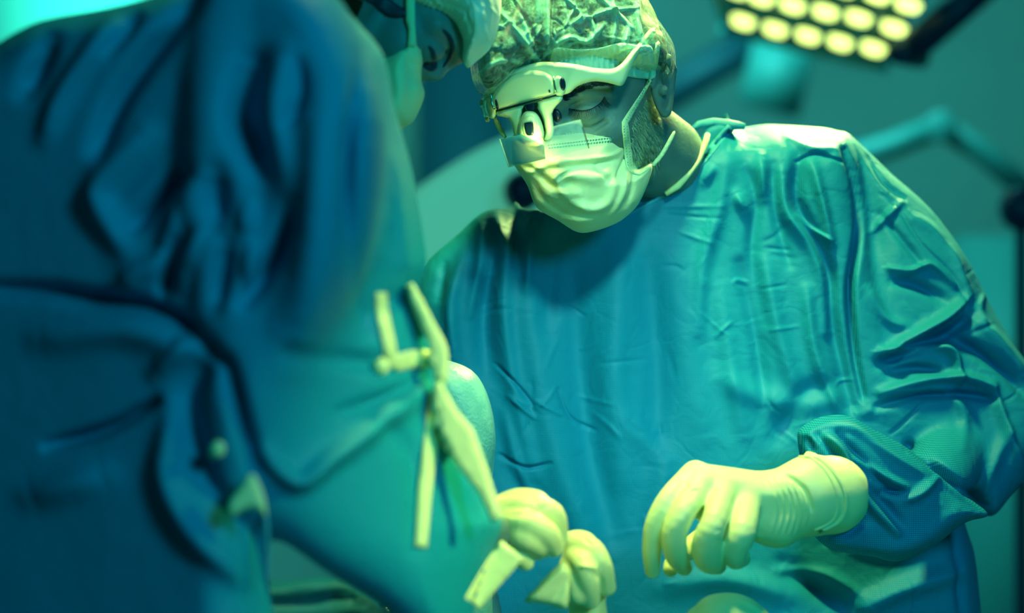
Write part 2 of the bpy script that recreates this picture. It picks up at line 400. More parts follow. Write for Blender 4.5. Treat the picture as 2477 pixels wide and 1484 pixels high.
def xf(me, C, R, s):
    n = len(me.vertices); co = np.empty(n*3, np.float32); me.vertices.foreach_get('co', co); co = co.reshape(-1, 3)
    co = (np.array(R)@(co.T*s)).T+np.array(C); me.vertices.foreach_set('co', co.astype(np.float32).ravel()); me.update(); return me
def l2w(C, R, s, p): return np.array(R)@(np.array(p)*s)+np.array(C)
def bvh_of(me): return BVHTree.FromPolygons([v.co.copy() for v in me.vertices], [tuple(p.vertices) for p in me.polygons])
def hit(bvh, px, py):
    o = Vector((0, 0, CZ)); d = (Vector(P(px, py, 1.0))-o).normalized(); r = bvh.ray_cast(o, d)
    return (r[0], r[1]) if r[0] is not None else (None, None)
def bsurf(bvh, fallback):
    def f(px, py, off):
        p, n = hit(bvh, px, py)
        if p is None or p.y > fallback+.03: return P(px, py, fallback-off)
        return P(px, py, p.y-off)
    return f
def merge(mes):
    bm = bmesh.new()
    for m in mes: bm.from_mesh(m)
    r = bpy.data.meshes.new('m'); bm.to_mesh(r); bm.free(); return r
def strands(specs, bvh, fb, seg=3):
    """specs: list of (pixel points, lift list m, radius m)"""
    parts = []
    for pts, lift, r in specs:
        p3 = []
        for (a, b), l in zip(pts, lift):
            p, n = hit(bvh, a, b)
            if p is None: p = Vector(P(a, b, fb)); n = Vector((0, -1, 0))
            p3.append(p+n*l)
        parts.append(tube(p3, [r*(1-.8*i/(len(p3)-1)) for i in range(len(p3))], seg))
    return mesh_from(*join(parts))

def hand_chain(g, pts, rad, k=.004):
    q = smooth_poly([tuple(a)+(r,) for a, r in zip(pts, rad)], 4, False)
    g.chain([P(*a[:3]) for a in q], list(q[:, 3]), k)

# ================================================================== THE SURGEON FACING THE CAMERA
A = empty('person', (.2, 3.0, 0), 'surgeon facing the camera, head bowed, in wrinkled teal gown, paper cap, mask and pale gloves', 'person', 'surgeons at the table')
HC = np.array([.0880, 2.72, 1.6023]); HS_ = 1.033
HR = np.array([[.88452645, .42259703, -.19754672], [-.4648542, .83392281, -.29746146], [.03903238, .35494295, .93407279]])
g = head_local()
ic = np.linalg.inv(HR)
def w2l(p): return (ic@(np.array(p)-HC))/HS_
nk = [(0, .025, -.04), w2l(P(1600, 385, 2.84)), w2l(P(1600, 500, 2.94))]
g.chain(nk, [.052, .050, .050], k=.02)
hm = xf(g.mesh(), HC, HR, HS_)
gb = Grid((-.35, 2.3, .02), (.75, 3.3, 1.62), .010)
X0 = .2
gb.chain([P(1612, 420, 2.88), (X0, 2.98, 1.38), (X0, 3.0, 1.15), (X0, 3.02, .95)], [.045, .07, .075, .08], k=.01)
gb.chain([(.06, 2.99, 1.40), (X0, 2.99, 1.40), P(2020, 500, 2.98)], [.04, .05, .035], k=.01)
gb.chain([P(2040, 480, 2.97), P(2290, 950, 2.92), P(2300, 1080, 2.88), P(2230, 1200, 2.705), P(2010, 1200, 2.60)], [.03, .028, .02, .022, .024], k=.02)
gb.chain([(.0, 2.97, 1.38), (-.09, 2.93, 1.2), (-.03, 2.75, .96), (.18, 2.52, .97)], [.03, .03, .03, .026], k=.02)
for sx in (-.1, .1):
    gb.chain([(X0+sx, 3.02, .95), (X0+sx, 3.0, .5), (X0+sx*1.1, 3.03, .09)], [.085, .06, .04], k=.02)
bodym = merge([hm, gb.mesh()])
link('body', bodym, M['skin'], A)
bv = bvh_of(hm)

# gown
torso = [(1768, 306), (1850, 303), (1950, 308), (2010, 316), (2052, 345), (2085, 430), (2110, 600), (2170, 800), (2260, 1050), (2325, 1265), (2345, 1330), (2362, 1484), (2372, 1620), (2300, 1700), (1300, 1700), (960, 1620), (930, 1300), (950, 1000), (985, 800), (1015, 680), (1040, 632), (1105, 585), (1145, 540), (1185, 514), (1235, 502), (1262, 440), (1300, 340), (1400, 240), (1600, 200), (1740, 230)]
uarm = [(2035, 330), (2075, 350), (2150, 418), (2250, 508), (2335, 625), (2385, 725), (2440, 820), (2495, 905), (2530, 1010), (2500, 1120), (2440, 1200), (2392, 1250), (2340, 1215), (2270, 1150), (2170, 1080), (2085, 1020), (2075, 1000), (2095, 920), (2080, 820), (2065, 700), (2070, 560), (2045, 430)]
farm = [(1930, 1062), (1940, 1035), (1985, 1010), (2050, 1006), (2110, 1038), (2200, 1088), (2300, 1175), (2388, 1243), (2330, 1265), (2240, 1330), (2165, 1358), (2105, 1345), (2020, 1332), (1968, 1296), (1958, 1240), (1945, 1160)]
rarm = [(1185, 512), (1120, 560), (1045, 630), (1000, 720), (970, 900), (960, 1200), (1000, 1450), (1100, 1600), (1180, 1500), (1150, 1250), (1135, 1000), (1150, 800), (1230, 620), (1260, 530)]
gg = Grid((-.14, 2.52, .90), (.66, 3.12, 1.62), .003)
gg.puff(torso, (2.96, 0, -.00002), .15, 120, k=.0)
gg.puff(uarm, (2.90, .0001, -.00012), .07, 95, k=.012)
gg.puff(rarm, (2.90, 0, -.00002), .06, 80, k=.015)
gg.caps(P(2320, 1070, 2.88), P(2250, 1190, 2.71), .040, .040, k=.01)
gg.puff(farm, (2.66, .0002, 0), .058, 75, k=.008)
G0 = Grid((-.14, 2.52, .90), (.66, 3.12, 1.62), .003)
G0.puff([(1180, 100), (1700, 60), (1790, 180), (1768, 306), (1735, 345), (1700, 388), (1660, 425), (1615, 460), (1560, 492), (1500, 520), (1440, 540), (1360, 530), (1300, 505), (1262, 500), (1225, 440)], (2.84, 0, 0), .40, 6, k=0, sm=False)
gg.sub(G0.f, .004)
del G0
gm = gg.mesh(); del gg
gm = subdiv(gm)
Ffront = [
 # chest drape
 ([(1495, 610), (1490, 780), (1485, 950), (1510, 1150)], 40, 9), ([(1275, 700), (1300, 900), (1345, 1100), (1420, 1300)], 42, 9),
 ([(1630, 600), (1660, 850), (1700, 1050)], 40, 5), ([(1385, 640), (1400, 850), (1430, 1100), (1480, 1300)], 34, -9), ([(1570, 640), (1590, 880), (1590, 1120)], 30, -6),
 ([(1200, 600), (1170, 760), (1180, 900)], 26, -12), ([(1230, 560), (1215, 700), (1235, 900), (1290, 1150)], 22, 8), ([(1160, 530), (1165, 620), (1140, 760)], 14, 6), ([(1200, 520), (1215, 590)], 14, 8), ([(1275, 520), (1280, 600), (1275, 700)], 12, 7), ([(1245, 520), (1250, 640)], 12, -8),
 ([(1340, 560), (1330, 700), (1320, 800)], 26, -6), ([(1120, 620), (1090, 740), (1100, 860)], 16, 7), ([(1075, 640), (1060, 720)], 12, -6),
 # right chest and shoulder
 ([(1935, 380), (1930, 480), (1975, 580), (2005, 660), (2015, 780), (2060, 980)], 20, -15, .7), ([(1890, 420), (1900, 510), (1960, 590), (1995, 680), (2000, 800)], 17, 10), ([(1965, 400), (1990, 500), (2010, 590)], 13, 9), ([(1930, 520), (1975, 560), (2010, 585)], 8, 8, .5),
 ([(1870, 400), (1880, 520), (1910, 640)], 14, -6), ([(1800, 400), (1830, 480), (1820, 620), (1850, 780)], 16, -6), ([(1760, 380), (1740, 500), (1700, 640), (1690, 800)], 20, 6), ([(1840, 380), (1845, 480)], 14, 7), ([(1780, 470), (1800, 510)], 14, 7), ([(1700, 440), (1730, 400)], 14, 5),
 ([(1850, 640), (1880, 800), (1930, 960)], 22, 7), ([(1790, 640), (1830, 820), (1850, 980)], 18, -7), ([(1950, 700), (1970, 850), (2030, 1000)], 16, 7), ([(1740, 700), (1770, 900), (1800, 1050)], 24, 5),
 ([(1610, 500), (1750, 500)], 5, 1.1), ([(1620, 520), (1740, 530)], 4, -1.1), ([(1640, 560), (1720, 590)], 5, 1.2), ([(1850, 600), (1910, 605)], 4, -1.0), ([(1840, 700), (1900, 690)], 4, -1.0), ([(1860, 800), (1930, 790)], 4, 1.0),
 ([(1900, 330), (1960, 360), (2020, 360)], 8, 5), ([(1930, 385), (1975, 370), (2040, 390)], 5, -5, .5),
 # belly, crumpled
 ([(1520, 1020), (1600, 1120), (1580, 1250)], 30, 6), ([(1750, 920), (1900, 980), (2000, 960)], 30, 6), ([(1880, 1060), (1940, 960), (2020, 930)], 26, -7), ([(1250, 1150), (1330, 1280), (1430, 1420)], 26, -7), ([(1220, 1000), (1260, 1150), (1330, 1260)], 16, 6),
 ([(1450, 880), (1560, 870)], 5, -1.0), ([(1400, 960), (1480, 980)], 5, 1.0), ([(1200, 880), (1250, 930), (1290, 980)], 6, -4, .5), ([(1210, 1100), (1270, 1130), (1330, 1120)], 6, -4, .6), ([(1230, 960), (1290, 1010)], 6, 3), ([(1350, 940), (1380, 1010), (1440, 1040)], 6, -3, .5),
 # lower gown under the arm
 ([(1600, 1420), (1750, 1400), (1900, 1440)], 30, 8), ([(2070, 1480), (2170, 1430), (2330, 1380)], 26, 12), ([(1900, 1370), (2000, 1440), (2080, 1500)], 26, -10), ([(2310, 1290), (2320, 1400), (2330, 1500)], 12, -7), ([(1880, 1380), (1990, 1390), (2080, 1440)], 14, 5),
 # seam between body and sleeve
 ([(2045, 360), (2075, 450), (2082, 560), (2060, 700), (2070, 850), (2090, 960)], 12, -16, .6), ([(2100, 380), (2140, 440), (2190, 480)], 8, -5, .5), ([(2070, 340), (2150, 410)], 7, 5),
 # upper sleeve
 ([(2130, 470), (2170, 500), (2230, 590), (2300, 660), (2332, 720), (2334, 765)], 4.5, -2.6), ([(2250, 945), (2210, 1000), (2155, 1050)], 4.5, -2.6),
 ([(2335, 730), (2290, 770), (2220, 810), (2150, 850)], 15, 15, .45), ([(2350, 765), (2290, 812), (2200, 850), (2130, 880)], 15, -17), ([(2150, 648), (2200, 655), (2250, 640), (2310, 690)], 10, 8, .5), ([(2160, 680), (2220, 690), (2290, 730)], 14, -9), ([(2110, 560), (2180, 490)], 9, 5), ([(2130, 520), (2200, 600), (2230, 640)], 9, -5), ([(2100, 700), (2140, 770), (2190, 790)], 12, 6), ([(2200, 520), (2260, 560), (2320, 640)], 14, 5),
 ([(2130, 848), (2190, 846), (2270, 835), (2310, 860), (2320, 920)], 14, 14, .6), ([(2150, 900), (2220, 890), (2280, 900)], 13, -12), ([(2130, 950), (2240, 920), (2330, 915), (2400, 935)], 12, 14), ([(2120, 985), (2220, 958), (2330, 955), (2400, 965)], 10, -12), ([(2400, 930), (2430, 1020), (2470, 1120)], 16, 9, .6),
 ([(2300, 815), (2370, 850), (2440, 900), (2490, 960)], 16, -16), ([(2350, 760), (2420, 830), (2480, 900)], 16, 8), ([(2380, 780), (2370, 740), (2390, 700)], 8, 4), ([(2300, 600), (2350, 720)], 10, 5),
 ([(2090, 1000), (2180, 960), (2280, 945), (2330, 1000), (2330, 1080)], 14, 6), ([(2200, 1080), (2290, 1150), (2370, 1220)], 12, -22), ([(2440, 1040), (2400, 1130), (2380, 1200)], 16, 6),
 # forearm with turned cuff
 ([(1945, 1050), (2000, 1030), (2070, 1040), (2150, 1100), (2240, 1150)], 10, 7), ([(2000, 1060), (2035, 1090), (2060, 1150), (2100, 1220), (2170, 1290)], 11, 12), ([(2030, 1050), (2100, 1130), (2150, 1180)], 9, -8), ([(2070, 1110), (2130, 1150), (2190, 1180)], 10, 9), ([(2140, 1190), (2180, 1190)], 10, -8), ([(2190, 1210), (2230, 1190), (2270, 1150)], 12, 8), ([(2110, 1190), (2150, 1230), (2180, 1270)], 14, -8), ([(2200, 1100), (2300, 1185), (2380, 1238)], 7, 8, 1.8),
 ([(1990, 1290), (2040, 1270), (2060, 1240)], 8, 7), ([(2000, 1310), (2060, 1295), (2090, 1260)], 9, -9), ([(2060, 1330), (2200, 1320), (2320, 1240)], 20, 5), ([(1950, 1060), (1965, 1090)], 8, -6), ([(1975, 1050), (2020, 1100), (2040, 1140)], 8, -7),
]
r2 = np.random.default_rng(11)
for i in range(60):                                   # small pressed creases all over the paper cloth
    x, y = r2.uniform(1100, 2450), r2.uniform(560, 1480); a = r2.uniform(-.9, .9)+(math.pi/2 if r2.random() < .45 else 0); l = r2.uniform(25, 90)
    Ffront.append(([(x, y), (x+l*.5*math.cos(a)+r2.uniform(-8, 8), y+l*.5*math.sin(a)+r2.uniform(-8, 8)), (x+l*math.cos(a), y+l*math.sin(a))], r2.uniform(4, 9), r2.uniform(.6, 1.5)*(1 if r2.random() < .5 else -1), .6))
HA = foldmap(Ffront, 1.5)
fold_mesh(gm, HA)
link('gown', gm, M['gown'], A)
gbv = bvh_of(gm)
gs = bsurf(gbv, 2.86)
# neck binding, inner collar, shoulder seam
bpts = [(1768, 308), (1735, 345), (1700, 388), (1660, 425), (1615, 460), (1560, 492), (1500, 520), (1440, 540)]
def ribbon_poly(pts, w):
    c = smooth_poly(pts, 5, False); t = np.gradient(c, axis=0); t /= np.linalg.norm(t, axis=1)[:, None]; nrm = np.stack([-t[:, 1], t[:, 0]], 1)
    ww = np.interp(np.linspace(0, 1, len(c)), np.linspace(0, 1, len(w)), w) if hasattr(w, '__len__') else np.full(len(c), w)
    return np.concatenate([c+nrm*ww[:, None]/2, (c-nrm*ww[:, None]/2)[::-1]])
link('neck_binding', sheet(ribbon_poly(bpts, 22), bsurf(gbv, 2.84), .003, 5, 6, -.001, sm=0), M['binding'], A)
col_pts = [P(1668, 316, 2.86), P(1690, 303, 2.865), P(1725, 298, 2.875), P(1765, 302, 2.87), P(1800, 306, 2.86)]
link('collar_edge', mesh_from(*tube(col_pts, [.002, .005, .006, .006, .004], 8)), M['binding'], A)
sp_ = [P(1712, 325, 2.83), P(1705, 350, 2.822), P(1690, 385, 2.812), P(1665, 420, 2.803), P(1640, 450, 2.80), P(1610, 470, 2.80)]
link('shirt_neckband', mesh_from(*tube(sp_, [.003, .0035, .004, .004, .004, .003], 8)), M['tie'], A)
# inside back of the collar
link('collar_back', sheet([(1700, 325), (1730, 304), (1765, 306), (1775, 316), (1745, 352), (1700, 392), (1672, 412), (1690, 380)], flatsurf(2.868), .003, 4, 9), M['gown'], A)

# skirt of the gown, trousers inside, shoes
def skirt(cx, cy, rx, ry, z0, z1, folds=9, seed=1):
    V, Fc = [], []; n = 96; m = 24
    for i in range(m+1):
        t = i/m; z = z1+(z0-z1)*t
        for j in range(n):
            a = 2*math.pi*j/n; k = 1+.06*t+ .03*t*math.sin(folds*a+seed)
            V.append((cx+rx*k*math.cos(a), cy+ry*k*math.sin(a), z))
    for i in range(m):
        for j in range(n): Fc.append((i*n+j, i*n+(j+1) % n, (i+1)*n+(j+1) % n, (i+1)*n+j)[::-1])
    return mesh_from(V, Fc)
link('gown_skirt', skirt(.215, 2.97, .335, .142, .32, .93, seed=1), M['gown'], A)
def shoe(x, y, yaw):
    g = Grid((-.08, -.24, -.01), (.08, .12, .12), .006)
    g.ell((0, -.09, .03), (.045, .12, .035), k=.01); g.ell((0, .04, .045), (.038, .06, .05), k=.02)
    R = Matrix.Rotation(yaw, 3, 'Z'); return xf(g.mesh(), (x, y, .006), np.array(R), 1)
for sx in (-.11, .11): link('shoe', shoe(.2+sx, 3.03, sx), M['shoe'], A)

# mask
maskp = [(1228, 338), (1262, 322), (1310, 318), (1360, 318), (1415, 311), (1460, 306), (1506, 300), (1512, 345), (1522, 385), (1543, 410), (1577, 397), (1568, 442), (1545, 493), (1520, 520), (1492, 540), (1440, 559), (1397, 562), (1350, 534), (1298, 502), (1276, 450), (1252, 412), (1236, 385)]
FM = [([(1345, 330), (1352, 400), (1345, 450)], 26, 4), ([(1330, 392), (1400, 385), (1480, 375), (1515, 350)], 8, 4, .4), ([(1330, 410), (1420, 400), (1500, 385)], 7, -4), ([(1340, 425), (1360, 460), (1400, 470)], 10, 5), ([(1300, 420), (1340, 450), (1380, 440)], 10, -5), ([(1360, 470), (1420, 505), (1470, 490), (1490, 430)], 12, 6), ([(1370, 420), (1440, 430), (1480, 410)], 14, 4), ([(1490, 430), (1505, 400), (1515, 370)], 6, -7, .6), ([(1515, 420), (1505, 470), (1480, 520)], 8, 6), ([(1532, 420), (1530, 460), (1515, 500)], 6, -5), ([(1290, 440), (1310, 480), (1370, 520)], 10, -4), ([(1310, 520), (1380, 535), (1450, 530)], 10, 4), ([(1270, 420), (1320, 400)], 8, 4), ([(1260, 400), (1300, 412)], 6, -4),
      ([(1330, 352), (1420, 340), (1505, 326)], 5, 1.6), ([(1330, 366), (1420, 354), (1508, 340)], 4, -1.4), ([(1440, 400), (1470, 440)], 5, -3), ([(1340, 440), (1365, 420), (1395, 410)], 6, -4, .5)]
HM = foldmap(FM, 1.35)
mg = Grid((.0, 2.54, 1.42), (.17, 2.86, 1.58), .0016)
mg.puff(maskp, (2.68, .00016, .0001), .062, 125, k=0)
bodysd = None
mm = mg.mesh()
fold_mesh(mm, HM)
link('face_mask', mm, M['mask'], A)
mbv = bvh_of(mm)
mo = bpy.data.objects['face_mask']
# stitched pleat rows and folded top band on the mask
def on_mask(px, py, off):
    p, n = hit(mbv, px, py)
    return P(px, py, (p.y if p is not None else 2.66)-off)
link('top_band', sheet([(1330, 321), (1415, 312), (1503, 302), (1506, 328), (1420, 340), (1330, 352)], on_mask, .0012, 3, 7, .0003, sm=0), M['mask'], mo)
st = []
for (x0, y0, x1, y1, n) in ((1330, 330, 1500, 309, 24), (1325, 352, 1502, 331, 26), (1327, 359, 1504, 338, 26)):
    for i in range(n):
        t0, t1 = i/n, (i+.5)/n
        a = on_mask(x0+(x1-x0)*t0, y0+(y1-y0)*t0, .0018); b = on_mask(x0+(x1-x0)*t1, y0+(y1-y0)*t1, .0018)
        st.append(tube([a, b], .0007, 5))
link('stitching', mesh_from(*join(st)), M['drape'], mo)

# cap
capp = [(1138, 168), (1150, 214), (1166, 230), (1200, 232), (1262, 192), (1350, 172), (1450, 172), (1520, 188), (1585, 192), (1612, 214), (1631, 172), (1627, 118), (1600, 72), (1577, 40), (1558, -10), (1510, -60), (1420, -95), (1310, -90), (1225, -40), (1180, 50), (1146, 120)]
cg = Grid((-.06, 2.52, 1.56), (.21, 2.90, 1.76), .002)
cg.puff(capp, (2.715, .0002, -.0002), .130, 62, k=0)
cm = cg.mesh()
FC = []
r3 = np.random.default_rng(5)
apex = np.array([1335, 60.])
FC += [([(1320, -60), (1325, 60), (1330, 165)], 6, 8), ([(1345, -60), (1335, 50), (1325, 150)], 5, -6), ([(1205, 20), (1260, 90), (1310, 160)], 7, 8), ([(1230, -10), (1280, 60), (1312, 150)], 5, -6), ([(1250, 0), (1275, 80), (1290, 110)], 6, 6), ([(1300, -60), (1305, 40)], 8, 8),
       ([(1340, 110), (1380, 90), (1420, 100), (1460, 60)], 6, 7), ([(1400, 56), (1460, 30), (1540, 20)], 5, 7), ([(1430, -20), (1480, 20), (1530, 70)], 5, 6), ([(1440, 150), (1500, 120), (1520, 70)], 8, 8), ([(1350, -20), (1400, 30), (1395, 55)], 5, 6), ([(1540, -20), (1545, 60), (1560, 120)], 7, 7), ([(1480, 100), (1490, 40), (1470, -20)], 5, 6), ([(1380, 60), (1420, 40), (1440, 80)], 5, 6), ([(1150, 190), (1200, 150), (1260, 150)], 6, 6), ([(1170, 120), (1220, 130), (1240, 170)], 6, -5)]
for i in range(70):
    x, y = r3.uniform(1170, 1600), r3.uniform(-30, 175); a = math.atan2(y+140, x-1380)+r3.normal()*.7; l = r3.uniform(20, 70)
    FC.append(([(x, y), (x+l*.5*math.cos(a)+r3.uniform(-6, 6), y+l*.5*math.sin(a)), (x+l*math.cos(a), y+l*math.sin(a))], r3.uniform(3, 6), r3.uniform(1.5, 4)*(1 if r3.random() < .6 else -1), .6))
for x in range(1345, 1600, 17):                       # gathered pleats above the elastic
    FC.append(([(x, 108), (x+3, 150), (x+2, 188)], 4.5, 3.0))
cm = subdiv(cm); fold_mesh(cm, foldmap(FC))
capo = link('surgical_cap', cm, M['hood'], A)
cbv = bvh_of(cm); cs = bsurf(cbv, 2.70)
hairg = Grid((-.05, 2.56, 1.58), (.20, 2.88, 1.74), .004)
hairg.puff([(a*.93+1385*.07, b*.93+60*.07-4) for a, b in capp], (2.72, .0002, -.0002), .118, 60, k=0)
link('hair', hairg.mesh(), M['hair'], A)
band = [(1340, 118), (1400, 120), (1450, 116), (1500, 104), (1545, 110), (1575, 112), (1584, 150), (1584, 189), (1550, 190), (1520, 186), (1450, 176), (1340, 170)]

# face: brow, lashes, beard
def band_hairs(path, wid, n, length, ang, r, jit=.25, lift=(.0002, .001)):
    out = []; c = smooth_poly(path, 6, False)
    for i in range(n):
        t = r2.random()*(len(c)-1.01); k = int(t); p = c[k]*(1-t+k)+c[k+1]*(t-k); d = c[k+1]-c[k]; d /= np.linalg.norm(d); q = np.array([-d[1], d[0]])
        w_ = wid if not hasattr(wid, '__len__') else np.interp(t/(len(c)-1), np.linspace(0, 1, len(wid)), wid)
        p = p+q*r2.uniform(-w_, w_)*.5; a = ang+r2.normal()*jit; L_ = length*r2.uniform(.6, 1.2)
        e = p+L_*np.array([math.cos(a), math.sin(a)]); out.append(([p, (p+e)/2, e], [0, lift[1]*.6, lift[1]], r))
    return out
link('eyebrow', strands(band_hairs([(1362, 240), (1380, 226), (1413, 211), (1450, 203), (1476, 206)], [12, 16, 16, 12, 5], 420, 12, -.35, .00035), bv, 2.63), M['hair'], A)
lash = smooth_poly([(1376, 264), (1399, 268), (1419, 267), (1439, 259), (1453, 248), (1461, 234)], 6, False)
sl = [([p, p+np.array([(p[0]-1405)*.10, 7+r2.uniform(0, 4)]), p+np.array([(p[0]-1405)*.22, 12+r2.uniform(0, 5)])], [.0005, .003, .005], .0003) for p in lash[::1] for _ in (0, 1)]
sl.append(([tuple(p) for p in lash], [.0003]*len(lash), .0010))
link('eyelashes', strands(sl, bv, 2.63, 4), M['hair'], A)
sl = []
bpoly = smooth_poly([(1566, 240), (1583, 250), (1600, 300), (1602, 350), (1590, 400), (1572, 430), (1548, 408), (1532, 395), (1526, 350), (1530, 300), (1550, 262)], 4)
for i in range(1500):
    x, y = r2.uniform(1520, 1605), r2.uniform(235, 435)
    if sdist(np.array([x]), np.array([y]), bpoly)[0] < 0: continue
    a = 1.15+.5*(y-240)/190+r2.normal()*.25; L_ = r2.uniform(9, 20)
    p = np.array([x, y]); e = p+L_*np.array([math.cos(a)*.7, math.sin(a)])
    sl.append(([p, (p+e)/2, e], [0, .0016, .0030], .00028))
link('beard', strands(sl, bv, 2.68), M['beard'], A)

# ear loop of the mask: across the cheek to the ear, down the mask edge, and the lower tie round the neck
hs = bsurf(bv, 2.69)
def surf_min(*fs):
    def f(px, py, off):
        return P(px, py, min(q(px, py, 0)[1] for q in fs)-off)
    return f
allf = surf_min(hs, cs)
link('elastic_band', sheet(band, allf, .003, 4, 3, .0004, Hf=foldmap([([(x, 100), (x+2, 195)], 3.5, 3.2) for x in range(1340, 1610, 13)])), M['hood_band'], capo)
link('ear_loop', sheet([(1504, 299), (1508, 288), (1530, 255), (1554, 219), (1567, 191), (1578, 150), (1586, 105), (1597, 104), (1592, 150), (1583, 180), (1560, 227), (1536, 268), (1520, 298)], allf, .0018, 3, 6, .0008, sm=2), M['strap'], mo)
def onm(px, py, off):
    p, n = hit(mbv, px, py); q, n2 = hit(bv, px, py)
    ys = [v.y for v in (p, q) if v is not None]
    return P(px, py, (min(ys) if ys else 2.68)-off)
link('side_binding', sheet([(1504, 297), (1519, 296), (1525, 340), (1531, 388), (1546, 408), (1576, 392), (1580, 400), (1547, 424), (1520, 412), (1511, 385), (1507, 340)], onm, .0024, 3, 5, .0005, sm=2), M['strap'], mo)
dots = []
for (a, b, n) in (((1509, 306), (1519, 400), 15), ((1517, 306), (1526, 400), 15), ((1516, 290), (1570, 196), 17), ((1522, 292), (1576, 198), 17)):
    for i in range(n):
        t = i/(n-1); x, y = a[0]+(b[0]-a[0])*t, a[1]+(b[1]-a[1])*t; f = (onm if a[1] > 300 else allf)
        q = f(x, y, .0030 if a[1] > 300 else .0027); dots.append(tube([q+np.array([0, .0006, 0]), q], .0007, 6))
link('perforations', mesh_from(*join(dots)), M['drape'], mo)
nb = [(1577, 396), (1596, 372), (1612, 345), (1628, 318), (1634, 322), (1622, 348), (1606, 376), (1584, 402)]
link('lower_tie', sheet(nb, hs, .0018, 3, 6, .001, sm=2), M['strap'], mo)
link('far_ear_loop', mesh_from(*tube([P(1197, 285, 2.66), P(1203, 300, 2.665), P(1212, 318, 2.66), P(1222, 332, 2.655)], [.002, .0032, .003, .002], 8)), M['strap'], mo)

# gloved left hand
gl = Grid((.10, 2.36, 1.06), (.37, 2.64, 1.24), .0014)
palm = [(1652, 1140), (1680, 1122), (1700, 1122), (1775, 1132), (1842, 1140), (1900, 1128), (1945, 1108), (1975, 1105), (2025, 1145), (2052, 1205), (2035, 1262), (1985, 1288), (1940, 1300), (1900, 1325), (1850, 1322), (1800, 1300), (1740, 1290), (1690, 1262), (1650, 1220), (1636, 1180)]
gl.puff(palm, (2.50, .0001, 0), .030, 62, k=0)
FG = [  # px, py, depth / radius m
 ([(1680, 1145, 2.475), (1620, 1205, 2.455), (1585, 1268, 2.45), (1577, 1330, 2.46), (1578, 1382, 2.475)], [.0125, .0115, .0105, .0100, .0078]),
 ([(1705, 1165, 2.465), (1660, 1228, 2.44), (1632, 1290, 2.435), (1636, 1342, 2.45), (1655, 1374, 2.475)], [.0130, .0125, .0128, .0120, .0085]),
 ([(1750, 1185, 2.46), (1728, 1262, 2.43), (1710, 1312, 2.43), (1712, 1352, 2.445), (1736, 1370, 2.475)], [.0135, .0130, .0150, .0140, .0090]),
 ([(1805, 1215, 2.465), (1795, 1285, 2.44), (1778, 1328, 2.44), (1778, 1352, 2.45), (1796, 1352, 2.475)], [.0150, .0150, .0135, .0110, .0085]),
 ([(1850, 1240, 2.53), (1760, 1270, 2.545), (1690, 1310, 2.54), (1635, 1355, 2.52), (1622, 1378, 2.51)], [.0170, .0135, .0115, .0100, .0080]),
]
for p, r in FG: hand_chain(gl, [(p[0][0], p[0][1], p[0][2]+.012)]+p[1:], r, .006)
gl.chain([P(1960, 1200, 2.515), P(2010, 1198, 2.53)], [.040, .041], k=.01)
hmesh = gl.mesh()
FH = [([(1690, 1170), (1660, 1215)], 10, -2), ([(1665, 1165), (1676, 1180), (1690, 1178)], 5, 3)]
for i, (x, k) in enumerate(((1868, .8), (1884, 1), (1899, 1), (1914, 1), (1928, 1), (1942, .7))):
    FH.append(([(x-14, 1165), (x+6, 1205), (x+10, 1245), (x-2, 1290)], 4.0, 2.0*k)); FH.append(([(x-6, 1160), (x+14, 1205), (x+18, 1245), (x+6, 1290)], 3.6, -1.6*k))
FH += [([(1905, 1150), (1945, 1185), (1965, 1235)], 4, -4.5), ([(1870, 1150), (1920, 1160), (1950, 1190)], 4, -1.2), ([(1730, 1300), (1745, 1290), (1765, 1300)], 5, 1.0), ([(1735, 1310), (1760, 1312)], 4, -1.0), ([(1700, 1150), (1740, 1175), (1780, 1210)], 14, 2), ([(1770, 1150), (1850, 1190), (1880, 1210)], 16, 1.5), ([(1820, 1290), (1835, 1300), (1840, 1318)], 6, 1.6)]
fold_mesh(hmesh, foldmap(FH))
glo = link('glove', hmesh, M['glove'], A)
# rolled cuff of the glove
cc = P(2012, 1197, 2.535); ax = (P(1950, 1190, 2.50)-cc); ax /= np.linalg.norm(ax)
u_ = np.cross(ax, [0, 0, 1.]); u_ /= np.linalg.norm(u_); v_ = np.cross(u_, ax)
ring = []; cuffp = [(1957, 1104), (1985, 1112), (2020, 1140), (2045, 1175), (2057, 1215), (2050, 1250), (2030, 1272), (1990, 1290)]
hbv = bvh_of(hmesh)
def ghit(x, y, off=.0):
    q, n = hit(hbv, x, y); return np.array(P(x, y, (q.y if q is not None else 2.53)-off))
cuf = smooth_poly([(1950, 1106), (1980, 1110), (2012, 1136), (2038, 1175), (2048, 1213), (2042, 1246), (2022, 1268), (1986, 1284)], 4, False)
rp = [ghit(x-1, y, .0012) for x, y in cuf]
rb = [np.array([q[0]+.003, 2.55+.018*math.sin(i/(len(rp)-1)*math.pi), q[2]]) for i, q in enumerate(rp[::-1])]
link('cuff_roll', mesh_from(*tube(rp+rb[2:-2]+[rp[0]], .0026, 10)), M['glove'], glo)
link('cuff_line', mesh_from(*tube([ghit(x-22+6*abs(y-1195)/90, y, .0004) for x, y in cuf], .0016, 8)), M['glove'], glo)

